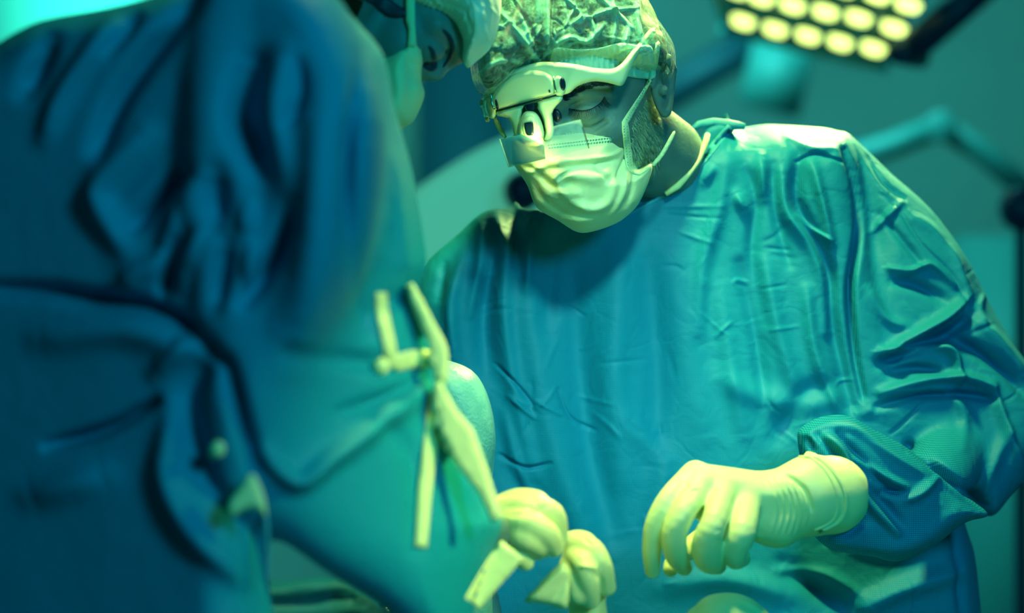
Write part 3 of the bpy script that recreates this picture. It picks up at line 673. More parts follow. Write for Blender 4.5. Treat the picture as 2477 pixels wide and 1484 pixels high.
# right hand: gloved, only its back rises into view at the bottom edge
g2 = Grid((.13, 2.36, .93), (.30, 2.66, 1.09), .002)
g2.puff([(1655, 1500), (1680, 1470), (1705, 1447), (1740, 1437), (1780, 1437), (1815, 1448), (1845, 1470), (1868, 1500), (1880, 1560), (1840, 1640), (1720, 1660), (1650, 1590)], (2.46, 0, 0), .038, 60, k=0)
for i, x in enumerate((1690, 1735, 1780, 1825)):
    hand_chain(g2, [(x, 1500, 2.46), (x-8, 1590, 2.44), (x-4, 1650, 2.46), (x+6, 1690, 2.49)], [.0125, .0115, .0105, .008], .004)
hand_chain(g2, [(1850, 1560, 2.52), (1800, 1640, 2.52), (1760, 1690, 2.51)], [.014, .012, .009], .004)
h2 = g2.mesh(); fold_mesh(h2, foldmap([([(1790, 1448), (1830, 1468), (1862, 1500)], 4, 4, .4), ([(1780, 1456), (1820, 1476), (1850, 1500)], 5, -3)]))
link('glove', h2, M['glove'], A)

# ================================================================== HEAD-WORN MAGNIFIER
Hd = empty('head_magnifier', tuple(P(1290, 240, 2.6)), 'white head-worn magnifier with lamp pod and clear lens plates on the surgeon\'s brow', 'magnifying glasses')
aa, bb, nn = .094, .124, 2.8
def hsurf(px, py, off):
    # rounded band running round the head, upright in the head's own frame
    o = w2l((0, 0, CZ)); d = ic@(P(px, py, 1.0)-np.array([0, 0, CZ]))/HS_
    a, b = aa+off, bb+off; best = None; lo = None
    ts = np.linspace(2.45, 2.95, 80); q = o[:, None]+d[:, None]*ts[None]
    v = (np.abs(q[0])/a)**nn+(np.abs(q[1]+.0)/b)**nn
    k = int(np.argmax(v < 1)) if (v < 1).any() else int(np.argmin(v))
    t = ts[k]
    if (v < 1).any() and k > 0:
        l, h_ = ts[k-1], ts[k]
        for _ in range(14):
            m_ = (l+h_)/2; qq = o+d*m_; vv = (abs(qq[0])/a)**nn+(abs(qq[1])/b)**nn
            if vv < 1: h_ = m_
            else: l = m_
        t = h_
    return P(px, py, t)
frame = [(1163, 262), (1160, 248), (1170, 227), (1191, 205), (1215, 183), (1249, 166), (1284, 155), (1312, 150), (1352, 151), (1393, 156), (1433, 164), (1474, 167), (1492, 162), (1508, 149), (1526, 126), (1548, 100), (1570, 72), (1584, 66), (1586, 76), (1566, 104), (1543, 134), (1530, 158), (1518, 185), (1509, 203), (1500, 208), (1484, 204), (1463, 199), (1437, 197), (1413, 202), (1394, 211), (1379, 224), (1360, 230), (1344, 232), (1304, 243), (1251, 257), (1205, 269), (1182, 287), (1170, 282)]
link('frame', sheet(frame, hsurf, .007, 9, 6, 0, sm=3), M['white'], Hd)
cover = [(1184, 240), (1192, 224), (1215, 199), (1243, 180), (1275, 170), (1304, 171), (1324, 177), (1337, 188), (1341, 206), (1343, 229), (1304, 240), (1251, 254), (1205, 267), (1188, 262)]
co_ = link('battery_cover', sheet(cover, hsurf, .008, 12, 6, .006, sm=3), M['white'], Hd)
link('seam', sheet([(1200, 266), (1251, 252), (1304, 238), (1345, 228), (1346, 231), (1304, 242), (1251, 256), (1201, 269)], hsurf, .002, 1, 4, .0125, sm=0), M['black'], co_)
def oval(cx, cy, rx, ry, tilt=0, n=20):
    return [(cx+rx*math.cos(a)*math.cos(tilt)-ry*math.sin(a)*math.sin(tilt), cy+rx*math.cos(a)*math.sin(tilt)+ry*math.sin(a)*math.cos(tilt)) for a in np.linspace(0, 2*math.pi, n, endpoint=False)]
hg = link('hinge', sheet(oval(1352, 208, 17, 26, -.15), hsurf, .006, 8, 4, .0055, sm=0), M['white'], Hd)
link('hinge_slot', sheet(oval(1361, 203, 7.5, 16, -.12), hsurf, .002, 2, 3, .0112, sm=0), M['black'], hg)
link('hinge_ring', sheet([(1336, 186), (1340, 184), (1343, 200), (1347, 222), (1343, 225), (1338, 206)], hsurf, .003, 2, 3, .0125, sm=1), M['steel'], hg)
hg = link('hinge', sheet(oval(1186, 262, 13, 26, -.25), hsurf, .006, 8, 4, .0055, sm=0), M['white'], Hd)
link('hinge_slot', sheet(oval(1202, 254, 3.5, 14, -.2), hsurf, .002, 2, 3, .0140, sm=0), M['black'], hg)
link('hinge_ring', sheet([(1186, 228), (1190, 226), (1190, 245), (1198, 264), (1194, 266), (1187, 248)], hsurf, .003, 2, 3, .0125, sm=1), M['steel'], hg)
link('switch', sheet([(1326, 218), (1330, 217), (1332, 224), (1328, 225)], hsurf, .002, 1, 2, .0135, sm=0), M['black'], co_)
link('brow_clip', sheet([(1171, 282), (1179, 280), (1186, 288), (1184, 294), (1176, 296)], hsurf, .006, 4, 4, -.001, sm=2), M['white'], Hd)
brk = [(1197, 270), (1204, 281), (1229, 286), (1238, 304), (1243, 326), (1255, 348), (1272, 354), (1280, 335), (1266, 330), (1258, 300), (1262, 275), (1268, 256), (1300, 248), (1300, 262), (1310, 280), (1316, 300), (1318, 322), (1316, 338), (1328, 338), (1338, 328), (1340, 308), (1336, 275), (1345, 257), (1358, 244), (1361, 231), (1345, 232), (1304, 243), (1251, 257), (1205, 268)]
link('lens_bracket', sheet(brk, hsurf, .008, 7, 5, .002, sm=2), M['white'], Hd)
pod = [(1280, 269), (1294, 272), (1305, 285), (1313, 305), (1316, 328), (1310, 345), (1298, 353), (1275, 354), (1262, 348), (1252, 330), (1252, 305), (1260, 285), (1268, 272)]
po = link('lamp_pod', sheet(pod, hsurf, .016, 15, 4, .008, sm=3), M['white'], Hd)
link('pod_collar', sheet([(1278, 281), (1290, 284), (1300, 298), (1302, 322), (1296, 336), (1275, 336), (1264, 322), (1264, 298)], hsurf, .004, 8, 4, .022, sm=3), M['white'], po)
link('pod_window', sheet([(1270, 297), (1286, 295), (1290, 300), (1291, 322), (1286, 328), (1276, 328), (1271, 320), (1268, 302)], hsurf, .0015, 3, 3, .0262, sm=2), M['black'], po)
link('pod_gap', sheet([(1269, 254), (1292, 249), (1294, 262), (1290, 272), (1272, 268)], hsurf, .002, 2, 4, .0065, sm=0), M['black'], Hd)
link('glowing_tip', sheet([(1268, 344), (1292, 340), (1312, 334), (1314, 346), (1304, 354), (1285, 356), (1272, 354)], hsurf, .006, 4, 4, .020, sm=2), M['led'], po)
ll = bpy.data.lights.new('pod_light', 'POINT'); ll.energy = .10; ll.color = (.9, 1, .25); ll.shadow_soft_size = .006
lo_ = bpy.data.objects.new('pod_light', ll); COL.objects.link(lo_); lo_.location = tuple(hsurf(1294, 362, .040))
link('nose_pad', sheet(oval(1347, 280, 12, 17, -.3), hsurf, .006, 8, 4, -.008, sm=0), M['black'], Hd)
# lens plates: flat acrylic sheets hanging in front of the mask
n_ = np.array(HR)@np.array([0, -1, -.12]); pc = P(1290, 340, 2.565)
def plate(px, py, off):
    o = np.array([0, 0, CZ]); d = P(px, py, 1.0)-o; q = pc+n_*off
    return o+d*(((q-o)@n_)/(d@n_))
link('tinted_lens', sheet([(1209, 337), (1262, 325), (1317, 352), (1320, 385), (1231, 405)], plate, .0018, .8, 12, 0, sm=0), M['glass2'], Hd)
link('clear_lens', sheet([(1338, 306), (1404, 289), (1410, 308), (1425, 359), (1322, 384), (1317, 352), (1320, 335)], plate, .0018, .8, 12, .002, sm=0), M['glass'], Hd)
for a, b in (((1409, 308), (1425, 359)), ((1209, 337), (1231, 405))):
    link('lens_edge', mesh_from(*tube([plate(*a, .003), plate(*b, .003)], .0006, 6)), M['black'] if a[0] > 1300 else M['white'], Hd)

# ================================================================== THE NEAR SURGEON, BACK TO THE CAMERA
B = empty('person', (-.38, 2.2, 0), 'near surgeon seen from behind at left, bent over, blurred dark gown with pale tapes', 'person', 'surgeons at the table')
fv = np.array([.566, .0, -.824]); uv = np.array([.824, .0, .566]); 
def orient(f, u, yaw):
    y = -f; z = u; x = np.cross(y, z); R0 = np.stack([x, y, z], 1)
    c, s = math.cos(yaw), math.sin(yaw); return R0@np.array([[c, -s, 0], [s, c, 0], [0, 0, 1]])
BR = orient(fv, uv, math.radians(-8)); BC = P(957, -15, 2.50); BS = 1.0
g = head_local(.0022, nose=False)
icb = np.linalg.inv(BR)
nb_ = [(0, .03, -.04), icb@(np.array([-.24, 2.30, 1.66])-BC)]
g.chain(nb_, [.055, .058], k=.02)
hb = xf(g.mesh(), BC, BR, BS)
gb = Grid((-.75, 1.95, .02), (.15, 2.62, 1.78), .012)
gb.chain([(-.24, 2.30, 1.66), (-.32, 2.24, 1.5), (-.38, 2.2, 1.2), (-.38, 2.2, .95)], [.055, .07, .07, .085], k=.03)
gb.chain([(-.26, 2.22, 1.55), P(860, 500, 2.17), P(850, 1080, 2.15), P(1180, 1290, 2.33)], [.045, .034, .032, .024], k=.02)
gb.chain([(-.3, 2.25, 1.5), (-.48, 2.3, 1.5), (-.5, 2.4, 1.12), (-.15, 2.48, .885), P(1405, 1560, 2.44)], [.045, .045, .036, .032, .024], k=.02)
for sx in (-.1, .1): gb.chain([(-.38+sx, 2.2, .95), (-.38+sx, 2.2, .5), (-.38+sx*1.1, 2.22, .09)], [.08, .06, .04], k=.02)
link('body', merge([hb, gb.mesh()]), M['skin'], B)
bvB = bvh_of(hb)
back_p = [(-420, 300), (-250, 190), (-100, 150), (0, 116), (60, 82), (130, 52), (280, 24), (400, -6), (600, -60), (760, -50), (860, 60), (930, 300), (900, 600), (820, 800), (740, 950), (700, 1060), (672, 1160), (655, 1240), (652, 1310), (645, 1400), (658, 1500), (668, 1620), (300, 1760), (-300, 1650)]
armB = [(560, -40), (700, -60), (770, -10), (845, 45), (900, 92), (930, 140), (942, 200), (958, 275), (985, 370), (1008, 470), (1026, 580), (1032, 650), (1014, 706), (1048, 780), (1078, 850), (1082, 920), (1100, 985), (1150, 1090), (1190, 1190), (1216, 1262), (1190, 1340), (1160, 1420), (1120, 1540), (1010, 1540), (905, 1452), (800, 1388), (705, 1318), (655, 1262), (628, 1200), (600, 1110), (560, 990), (540, 860), (500, 640), (480, 300)]
ng = Grid((-.62, 1.88, .93), (.02, 2.52, 1.68), .004)
ng.puff(back_p, (2.14, -.0002, .00002), .12, 130, k=0)
ng.puff(armB, (2.165, .00036, 0), .085, 190, k=.03)
leftarm = [(-430, 300), (-300, 200), (-150, 260), (-120, 700), (-100, 1100), (-250, 1300), (-420, 1000)]
nm = ng.mesh(); nm = subdiv(nm)
FB = [([(465, 0), (400, 80), (330, 170), (275, 260), (235, 360)], 26, -22), ([(610, 160), (585, 270), (610, 340), (632, 400)], 36, -24), ([(318, 550), (370, 490), (440, 415)], 20, -20), ([(520, 425), (515, 540)], 34, -22), ([(705, 520), (660, 620), (590, 730)], 22, -20), ([(880, 120), (868, 260), (850, 400), (860, 660), (885, 800)], 22, -24), ([(545, 600), (515, 740)], 26, -18), ([(430, 590), (392, 710)], 16, -16),
      ([(-40, 700), (120, 706), (210, 722), (350, 742), (450, 790), (530, 870)], 20, -20), ([(545, 880), (580, 1010), (620, 1130)], 22, -20), ([(115, 1080), (253, 1040), (375, 972)], 15, -18), ([(500, 880), (450, 960), (470, 1080), (520, 1200), (640, 1340)], 30, -16),
      ([(350, 330), (250, 440), (245, 500), (300, 600)], 34, 16), ([(690, 130), (670, 260), (690, 440)], 36, 14), ([(955, 380), (975, 560), (985, 680)], 22, 10), ([(770, 260), (770, 500), (740, 800)], 50, 16), ([(640, 1100), (720, 1165), (800, 1110), (900, 1040), (1030, 945)], 24, 18), ([(700, 860), (900, 880), (1040, 900)], 26, -10), ([(430, 1000), (400, 1140), (470, 1290), (610, 1420)], 32, 14), ([(440, 620), (340, 660), (300, 690)], 30, 12), ([(480, 810), (440, 850), (380, 900)], 24, 12), ([(600, 500), (590, 560)], 18, 12), ([(450, 460), (430, 540), (400, 600)], 22, 12), ([(480, 560), (440, 700)], 14, 8), ([(610, 600), (600, 690)], 14, 10), ([(120, 100), (60, 220)], 26, -16), ([(270, 60), (160, 220), (110, 330)], 24, 12), ([(330, 40), (260, 120)], 16, -10),
      ([(1010, 705), (960, 725), (900, 760)], 22, -12), ([(720, 150), (730, 230), (700, 300)], 14, -10), ([(900, 1000), (1000, 1120), (1010, 1320)], 30, -8), ([(1060, 1060), (1150, 1200)], 26, 8), ([(820, 1000), (940, 960), (1050, 900)], 16, -10), ([(100, 820), (300, 800), (420, 830)], 40, 12), ([(80, 1200), (250, 1150)], 40, 12)]
fold_mesh(nm, foldmap(FB, 1.25))
link('gown', nm, M['gown2'], B)
link('gown_skirt', skirt(-.46, 2.17, .20, .125, .3, .96, 8, 3), M['gown2'], B)
for sx in (-.11, .11): link('shoe', shoe(-.4+sx, 2.24, math.pi), M['shoe'], B)
nbv = bvh_of(nm); ns = bsurf(nbv, 2.14)
# sleeve of the far arm, hidden behind, ending at the second glove
lg = Grid((-.62, 2.2, .80), (.12, 2.62, 1.66), .006)
lg.chain([(-.48, 2.3, 1.5), (-.5, 2.4, 1.12), (-.15, 2.48, .885), P(1405, 1600, 2.44)], [.07, .055, .05, .036], k=.02)
link('sleeve', lg.mesh(), M['gown2'], B)
def tape(pts, wd, name='tie_tape', th=.005, fb=None):
    link(name, sheet(ribbon_poly(pts, wd), fb or ns, th, 8, 9, .0015, sm=0), M['tie'], B)
tape([(922, 708), (926, 760), (938, 820), (952, 892)], [26, 32, 32, 30])
tape([(990, 688), (1008, 730), (1036, 790), (1062, 850), (1066, 925)], [18, 30, 34, 42, 34])
tape([(955, 880), (1010, 868), (1065, 872)], [40, 44, 40])
tape([(1064, 925), (1052, 1000), (1040, 1090), (1028, 1180), (1018, 1325)], [26, 36, 36, 36, 30])
tape([(1064, 935), (1080, 1000), (1108, 1060), (1145, 1130), (1176, 1190), (1204, 1258)], [16, 52, 84, 60, 36, 34])
tape([(1240, 1330), (1208, 1370), (1175, 1415), (1142, 1462)], [70, 66, 56, 44], fb=bsurf(nbv, 2.27))
link('tape_knot', mesh_from(*tube([ns(912, 872, .006), ns(920, 886, .009), ns(928, 900, .006)], [.006, .008, .006], 10)), M['tie'], B)
link('tape_knot', mesh_from(*tube([ns(534, 1072, .004), ns(526, 1088, .006), ns(518, 1100, .004)], [.004, .007, .005], 10)), M['tie'], B)
link('loose_tape', sheet([(608, 1146), (632, 1180), (645, 1232), (640, 1250), (618, 1234), (590, 1236), (560, 1252), (548, 1240), (550, 1218), (575, 1182)], flatsurf(1.985), .008, 14, 8), M['tie'], B)
link('loose_tape', sheet([(634, 1240), (648, 1250), (652, 1310), (650, 1400), (640, 1400), (642, 1320)], flatsurf(2.03), .004, 6, 8), M['binding'], B)

# head coverings of the near surgeon
def bhs(px, py, off):
    p, n = hit(bvB, px, py); return P(px, py, (p.y if p is not None and p.y < 2.52 else 2.50)-off)
mB = [(900, 150), (929, 133), (949, 122), (974, 100), (992, 74), (1003, 84), (1018, 100), (1026, 119), (1025, 145), (1020, 170), (1020, 199), (1027, 226), (1017, 259), (998, 294), (978, 308), (955, 318), (930, 330), (880, 300), (870, 220)]
mgB = Grid((-.17, 2.36, 1.52), (-.07, 2.58, 1.66), .002)
mgB.puff(mB, (2.47, -.0001, 0), .05, 60, k=0)
mmB = mgB.mesh(); fold_mesh(mmB, foldmap([([(985, 110), (1000, 180), (990, 260)], 14, -4), ([(960, 130), (965, 220), (955, 300)], 16, 4), ([(1010, 120), (1012, 180)], 8, 3), ([(1000, 215), (1024, 225)], 6, 3), ([(980, 120), (990, 150), (1010, 160)], 6, -3)]))
mBo = link('face_mask', mmB, M['mask'], B)
link('ear_loop', sheet([(988, 72), (982, 50), (982, -60), (1003, -60), (1004, 60), (1008, 112), (985, 112)], lambda a, b, o: P(a, b, 2.425-o), .003, 4, 7, 0, sm=0), M['strap'], mBo)
cB = [(862, -10), (890, 2), (939, 13), (979, 27), (1020, 43), (1073, 59), (1098, 73), (1111, 94), (1118, 113), (1118, 140), (1130, 163), (1150, 148), (1180, 122), (1196, 96), (1208, 54), (1212, 0), (1200, -80), (1120, -140), (980, -160), (870, -110)]
cgB = Grid((-.18, 2.28, 1.56), (.01, 2.72, 1.76), .002)
cgB.puff(cB, (2.49, 0, 0), .105, 110, k=0)
cmB = cgB.mesh()
FCB = []
edge = smooth_poly([(890, 2), (939, 13), (979, 27), (1020, 43), (1073, 59), (1098, 73), (1111, 94), (1118, 120)], 8, False)
for i in range(0, len(edge)-1, 2):
    p = edge[i]; FCB.append(([tuple(p+(-4, 4)), tuple(p+(12, -20)), tuple(p+(22, -40))], 3.4, 7))
for i in range(40):
    x, y = r3.uniform(1020, 1205), r3.uniform(-60, 130); a = r3.uniform(.6, 1.9); l = r3.uniform(20, 60)
    FCB.append(([(x, y), (x+l*.5*math.cos(a), y+l*.5*math.sin(a)), (x+l*math.cos(a), y+l*math.sin(a))], r3.uniform(3, 7), r3.uniform(1.5, 4)*(1 if r3.random() < .6 else -1), .6))
cmB = subdiv(cmB); fold_mesh(cmB, foldmap(FCB))
M['hood2'] = mat('cap_nonwoven_near', (.42, .88, .78), .5, .5, .3, crumple=.004, crum=(.8, .5))
link('surgical_cap', cmB, M['hood2'], B)
link('hair', sheet([(880, -5), (905, 14), (935, 38), (960, 43), (985, 40), (990, 30), (960, 10), (930, -10)], bhs, .006, 5, 6, .001), M['hair'], B)
link('eyebrow', sheet([(1070, 72), (1078, 73), (1090, 84), (1098, 100), (1100, 120), (1094, 142), (1078, 160), (1071, 161), (1084, 135), (1088, 112), (1082, 92)], bhs, .003, 3, 4, .0005), M['hair'], B)
link('eyelashes', sheet([(1036, 112), (1046, 116), (1054, 132), (1058, 150), (1055, 168), (1040, 172), (1022, 160), (1032, 150), (1045, 150), (1043, 130)], bhs, .003, 3, 4, .0005), M['hair'], B)

# gloves of the near surgeon
g3 = Grid((-.06, 2.26, 1.02), (.08, 2.50, 1.22), .0016)
g3.puff([(1196, 1262), (1202, 1215), (1235, 1204), (1290, 1192), (1318, 1198), (1345, 1232), (1362, 1280), (1362, 1325), (1330, 1332), (1300, 1322), (1285, 1345), (1250, 1365), (1225, 1350), (1212, 1310)], (2.375, 0, 0), .030, 42, k=0)
hand_chain(g3, [(1210, 1235, 2.37), (1280, 1228, 2.345), (1335, 1245, 2.35), (1350, 1300, 2.365)], [.012, .011, .012, .010], .004)
hand_chain(g3, [(1215, 1270, 2.36), (1270, 1265, 2.33), (1320, 1290, 2.33), (1340, 1325, 2.345)], [.013, .0125, .012, .010], .004)
hand_chain(g3, [(1220, 1300, 2.36), (1265, 1300, 2.33), (1300, 1318, 2.335), (1305, 1330, 2.35)], [.013, .0125, .011, .010], .004)
hand_chain(g3, [(1225, 1325, 2.36), (1250, 1340, 2.34), (1270, 1360, 2.345)], [.013, .011, .009], .004)
hand_chain(g3, [(1205, 1230, 2.39), (1250, 1207, 2.385), (1295, 1208, 2.375), (1318, 1225, 2.365)], [.012, .010, .009, .008], .003)
h3 = g3.mesh(); fold_mesh(h3, foldmap([([(1265, 1212), (1290, 1208), (1300, 1225)], 5, -3), ([(1215, 1245), (1280, 1243), (1320, 1225)], 5, -3)]))
link('glove', h3, M['glove'], B)
g4 = Grid((.02, 2.32, .95), (.13, 2.56, 1.20), .0016)
g4.puff([(1362, 1300), (1378, 1286), (1412, 1284), (1440, 1300), (1460, 1345), (1476, 1395), (1478, 1425), (1465, 1450), (1470, 1500), (1462, 1580), (1385, 1580), (1375, 1480), (1365, 1400)], (2.44, 0, 0), .030, 45, k=0)
hand_chain(g4, [(1395, 1320, 2.42), (1430, 1330, 2.405), (1455, 1370, 2.40), (1466, 1420, 2.41)], [.012, .012, .011, .010], .004)
hand_chain(g4, [(1390, 1345, 2.42), (1410, 1365, 2.395), (1425, 1410, 2.39), (1428, 1450, 2.40)], [.012, .012, .011, .010], .004)
hand_chain(g4, [(1380, 1370, 2.42), (1390, 1395, 2.40), (1398, 1440, 2.395)], [.012, .011, .010], .004)
h4 = g4.mesh(); fold_mesh(h4, foldmap([([(1385, 1292), (1410, 1300), (1430, 1320)], 4, -3), ([(1405, 1370), (1440, 1375)], 6, 4), ([(1430, 1385), (1450, 1400), (1455, 1440)], 6, -3)]))
link('glove', h4, M['glove'], B)
link('glove_cuff', sheet([(1270, 1455), (1300, 1420), (1335, 1382), (1360, 1362), (1374, 1378), (1378, 1420), (1374, 1465), (1360, 1474), (1320, 1462)], flatsurf(2.36, 0, 0), .012, 18, 7, Hf=foldmap([([(1290, 1450), (1330, 1410), (1365, 1380)], 7, 4), ([(1320, 1455), (1350, 1440), (1370, 1400)], 6, -4)])), M['tie'], B)

# ================================================================== THE PATIENT
C_ = empty('person', (.0, 2.5, .80), 'patient, only a smooth pale bent knee rising behind the near surgeon\'s taped sleeve', 'person')
kg = Grid((-.20, 2.36, .80), (.02, 2.70, 1.34), .003)
kg.puff([(1030, 900), (1050, 878), (1079, 872), (1125, 887), (1153, 908), (1172, 938), (1185, 972), (1195, 1016), (1199, 1068), (1196, 1112), (1190, 1170), (1180, 1260), (1160, 1400), (1120, 1600), (1040, 1600), (1010, 1300), (1015, 1050)], (2.62, 0, 0), .05, 70, k=0)
kg.chain([P(1100, 1400, 2.62), (-.055, 2.60, .87)], [.04, .04], k=.02)
km = subdiv(kg.mesh()); fold_mesh(km, foldmap([([(1082, 892), (1100, 895)], 2.5, .8), ([(1080, 902), (1098, 903)], 2.5, -.8), ([(1190, 1120), (1178, 1145), (1160, 1160)], 3, -1.5)]))
link('body', km, M['kneeskin'], C_)
# operating table with its drape, just below the picture
T_ = empty('operating_table', (.1, 2.52, 0), 'operating table under a teal drape between the surgeons, below the gloved hands', 'table')
link('table_top', mesh_from(*box((.1, 2.55, .77), (1.0, .44, .06), bev=.2)), M['steel'], T_)
link('pedestal', mesh_from(*box((.1, 2.55, .39), (.3, .22, .70), bev=.1)), M['steel'], T_)
link('base', mesh_from(*box((.1, 2.55, .03), (.7, .34, .06), bev=.2)), M['steel'], T_)
dg_ = Grid((-.5, 2.28, .5), (.7, 2.82, .88), .008)
dg_.f = np.maximum(np.maximum(np.abs(dg_.x-.1)-.53, np.abs(dg_.y-2.55)-.235), np.maximum(dg_.z-.825, .55-dg_.z)).astype(np.float32)+0*dg_.f
link('drape', dg_.mesh(), M['drape'], T_)

# ================================================================== THINGS BEHIND
def slab(name, label, cat, outline, d, th, m, dx=0, dy=0, r=8, step=25, parts=()):
    cx, cy = np.mean(np.array(outline), 0)
    e = empty(name, tuple(P(cx, cy, d)), label, cat)
    o = link(parts[0] if parts else 'shell', sheet(outline, flatsurf(d, dx, dy, cx, cy), th, r, step), m, e)
    return e
# draped instrument stand seen in the gap under the near surgeon's sleeve
St = empty('instrument_stand', tuple(P(790, 1440, 3.35)), 'low draped instrument stand with a pale rim, under the near surgeon\'s sleeve', 'stand')
St.location.z = 0
sr = flatsurf(3.35)
link('cloth', sheet([(560, 1418), (640, 1411), (688, 1408), (758, 1398), (804, 1395), (836, 1398), (868, 1422), (911, 1450), (950, 1480), (1000, 1530), (1000, 1700), (560, 1700)], sr, .16, 14, 14, -.1, Hf=foldmap([([(560, 1466), (666, 1461), (743, 1457), (810, 1448), (865, 1455), (920, 1478)], 8, -22), ([(640, 1416), (760, 1403), (830, 1402)], 5, 6), ([(880, 1440), (960, 1500)], 6, 6), ([(820, 1484), (860, 1470), (930, 1500)], 12, 10)])), M['standcloth'], St)
for sx in (-1, 1):
    link('leg', mesh_from(*cyl(P(800, 1440, 3.35)*[1, 1, 0]+[sx*.1-.02, .02, .0], P(800, 1440, 3.35)*[1, 1, 0]+[sx*.1-.02, .02, .95], .014)), M['steel'], St)

# lamp head with its array of lenses
La = empty('surgical_lamp', tuple(P(1990, 60, 4.9)), 'surgical lamp head at upper right with a tilted panel crowded with glowing round lenses', 'lamp')
o_ = P(1762, 62, 5.1); e1 = P(2140, 152, 5.0)-o_; e2 = P(1690, -200, 4.5)-o_
nrm = np.cross(e1, e2); nrm /= np.linalg.norm(nrm)
if nrm[1] > 0: nrm = -nrm
def Lp(u, v, n=0): return o_+e1*u+e2*v+nrm*n
ol = [(0, .0), (.04, -.03), (.93, -.03), (1.0, .03), (1.14, .62), (1.12, 1.0), (.0, 1.0), (-.03, .5)]
c2 = smooth_poly(ol, 5)
V = [Lp(u, v, 0) for u, v in c2]+[Lp(u*1.0, v, -.06) for u, v in c2]; n = len(c2)
ho = link('housing', mesh_from(V, [tuple(range(n))[::-1], tuple(range(n, 2*n))]+[(i, (i+1) % n, n+(i+1) % n, n+i) for i in range(n)]), M['housing'], La, smooth=False)
rim = [Lp(u, v, .004) for u, v in np.vstack([c2, c2[:1]])]
link('rim', mesh_from(*tube(rim, .011, 8, close=False)), M['housing'], La)
for (px, py) in ((1805, 28), (1883, 47), (1962, 62), (2040, 78), (2120, 92), (1850, -30), (1925, -12), (2005, 4), (2085, 18), (2170, 42), (1790, -48), (1965, -75), (2050, -55), (2130, -38), (2205, -15), (1885, -95)):
    d = P(px, py, 1.0)-np.array([0, 0, CZ]); q = np.array([0, 0, CZ])+d*(((o_-np.array([0, 0, CZ]))@nrm)/(d@nrm))
    r = .024
    cup = link('reflector', mesh_from(*cyl(q, q+nrm*.018, r*1.12, r*1.2)), M['housing'], La)
    link('lens', mesh_from(*cyl(q+nrm*.016, q+nrm*.030, r*1.05, r*.85)), M['lens'], cup)
hub = Lp(.55, .5, -.06); top = Vector((hub[0], hub[1]+.02, 3.19))
link('suspension_arm', mesh_from(*cyl(hub, top, .035)), M['armpale'], La)
# dark arm right of the lamp
Ar = empty('ceiling_arm', tuple(P(2210, 130, 4.6)), 'dark blurred ceiling arm slanting beside the lamp head at upper right', 'arm')
link('boom', mesh_from(*join([tube([P(2205, 120, 4.6), P(2330, 10, 4.6), P(2600, -230, 4.6)], [.030, .031, .031], 16)])), M['armdark'], Ar)
link('joint', mesh_from(*join([cyl(P(2172, 128, 4.55), P(2225, 140, 4.7), .022)])), M['armdark'], Ar)
pe = Vector(P(2600, -230, 4.6)); link('drop_tube', mesh_from(*cyl(pe, (pe.x, pe.y, 3.19), .035)), M['armdark'], Ar)
# pale jointed arm
Aj = empty('jointed_arm', tuple(P(2280, 320, 5.6)), 'pale jointed equipment arm bent like a roof at right behind the shoulder', 'arm')
link('boom', mesh_from(*tube([P(2010, 400, 5.6), P(2160, 352, 5.6), P(2275, 305, 5.6)], .030, 14)), M['armpale'], Aj)
link('boom', mesh_from(*tube([P(2275, 305, 5.6), P(2370, 365, 5.6), P(2520, 490, 5.6)], .028, 14)), M['armpale'], Aj)
link('joint', mesh_from(*cyl(P(2275, 306, 5.54), P(2275, 306, 5.66), .036)), M['armpale'], Aj)
cq = P(2010, 400, 5.6); link('post', mesh_from(*cyl((cq[0], cq[1], .02), (cq[0], cq[1], cq[2]+.02), .03)), M['armpale'], Aj)
# round dark knob on its pole, right edge
Kn = empty('drip_stand', (P(2470, 505, 4.6)[0], 4.6, 0), 'dark round-headed stand cut by the right edge of the picture', 'stand')
g5 = Grid(tuple(P(2470, 505, 4.6)-.07), tuple(P(2470, 505, 4.6)+.07), .006); g5.ell(P(2470, 505, 4.6), (.042, .035, .044), k=0)
link('knob', g5.mesh(), M['armdark'], Kn)
kp = P(2470, 505, 4.6); link('pole', mesh_from(*cyl((kp[0], 4.6, .02), (kp[0], 4.6, kp[2]-.03), .012)), M['armdark'], Kn)
link('base', mesh_from(*cyl((kp[0], 4.6, 0.0), (kp[0], 4.6, .04), .20)), M['armdark'], Kn)
# pale dome behind at left, glow added to brighten it, with dark handle
Do = empty('pale_dome', tuple(P(1130, 520, 4.4)), 'large pale out-of-focus dome with added glow between the two surgeons', 'lamp')
link('dome', sheet([(880, 620), (960, 500), (1060, 420), (1180, 350), (1300, 310), (1400, 350), (1420, 480), (1380, 620), (1260, 740), (1080, 800), (930, 760)], flatsurf(4.4, .0004, .0006, 1130, 520), .09, 130, 22), M['glow_dome'], Do)
g6 = Grid(tuple(P(1262, 462, 4.2)-.07), tuple(P(1262, 462, 4.2)+.07), .006); g6.ell(P(1264, 464, 4.22), (.034, .05, .036), k=0)
link('handle', g6.mesh(), M['armdark'], Do)
dq = P(1180, 560, 4.5); link('stem', mesh_from(*cyl((dq[0], dq[1]+.03, .03), (dq[0], dq[1]+.03, dq[2]), .03)), M['armpale'], Do)
link('base', mesh_from(*cyl((dq[0], dq[1]+.03, 0), (dq[0], dq[1]+.03, .05), .25)), M['armpale'], Do)
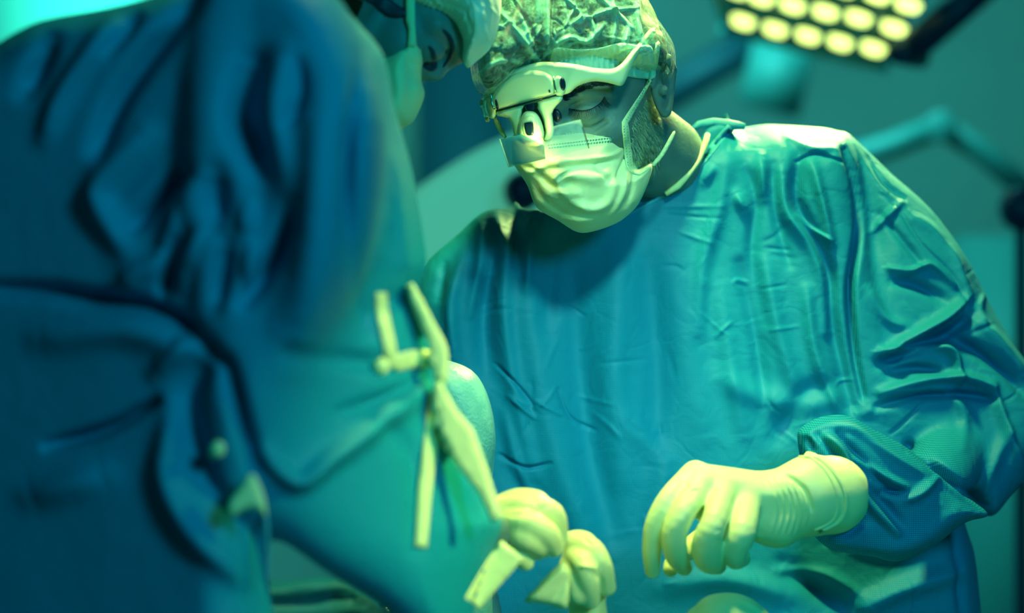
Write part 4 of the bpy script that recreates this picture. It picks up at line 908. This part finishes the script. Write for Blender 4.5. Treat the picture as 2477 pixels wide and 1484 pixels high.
# pale cabinet at upper left behind the near surgeon
def cabinet(name, label, x0, x1, y0, y1, d, m, doors=2, z0=0):
    a, b = P(x0, y1, d), P(x1, y0, d); lo = z0; 
    e = empty(name, ((a[0]+b[0])/2, d+.25, lo), label, 'cabinet')
    W, Hh = b[0]-a[0], b[2]-lo
    link('carcass', mesh_from(*box(((a[0]+b[0])/2, d+.27, lo+Hh/2), (W, .5, Hh), bev=.03)), m, e)
    for i in range(doors):
        cx_ = a[0]+W*(i+.5)/doors
        dr = link('door', mesh_from(*box((cx_, d+.01, lo+Hh/2), (W/doors-.01, .02, Hh-.04), bev=.1)), m, e)
        link('door_handle', mesh_from(*cyl((cx_+W/doors*.38, d-.02, lo+Hh*.5), (cx_+W/doors*.38, d-.02, lo+Hh*.6), .008)), M['steel'], dr)
    return e
cabinet('cabinet', 'tall pale blurred cabinet at top left behind the near surgeon', -420, 330, -60, 742, 6.0, M['pale'], 2)
cabinet('cabinet', 'tall dark teal cabinet behind the head of the surgeon facing the camera', 1010, 1235, 40, 742, 7.2, M['darkteal'], 1)
# ventilator column in the far right distance
cabinet('equipment_column', 'tall teal equipment column in the distance right of the surgeon sleeve', 2330, 2600, 570, 742, 6.6, M['armpale'], 1)
# monitor panel hanging behind, left of the lamp
Mo = empty('monitor', tuple(P(1890, 190, 6.2)), 'pale blurred monitor hanging below the lamp head', 'monitor')
mc = P(1880, 180, 6.2); Rm = Matrix.Rotation(.25, 3, 'Y')
link('screen_case', mesh_from(*box(mc, (.16, .06, .19), Rm)), M['armpale'], Mo)
link('screen', mesh_from(*box(mc+np.array([0, -.034, 0]), (.13, .008, .16), Rm)), M['armpale'], Mo)
link('hanger', mesh_from(*cyl(mc+np.array([0, .02, .05]), (mc[0], mc[1]+.02, 3.19), .02)), M['armpale'], Mo)
Ba = empty('ceiling_arm', tuple(P(1700, 170, 6.4)), 'dark thick out-of-focus ceiling arm slanting behind the cap of the surgeon facing the camera', 'arm')
link('boom', mesh_from(*tube([P(1560, 260, 6.4), P(1700, 175, 6.4), P(1830, 100, 6.4)], .05, 14)), M['darkteal'], Ba)
bq = P(1830, 100, 6.4); link('drop_tube', mesh_from(*cyl((bq[0], bq[1], bq[2]), (bq[0], bq[1], 3.19), .04)), M['darkteal'], Ba)
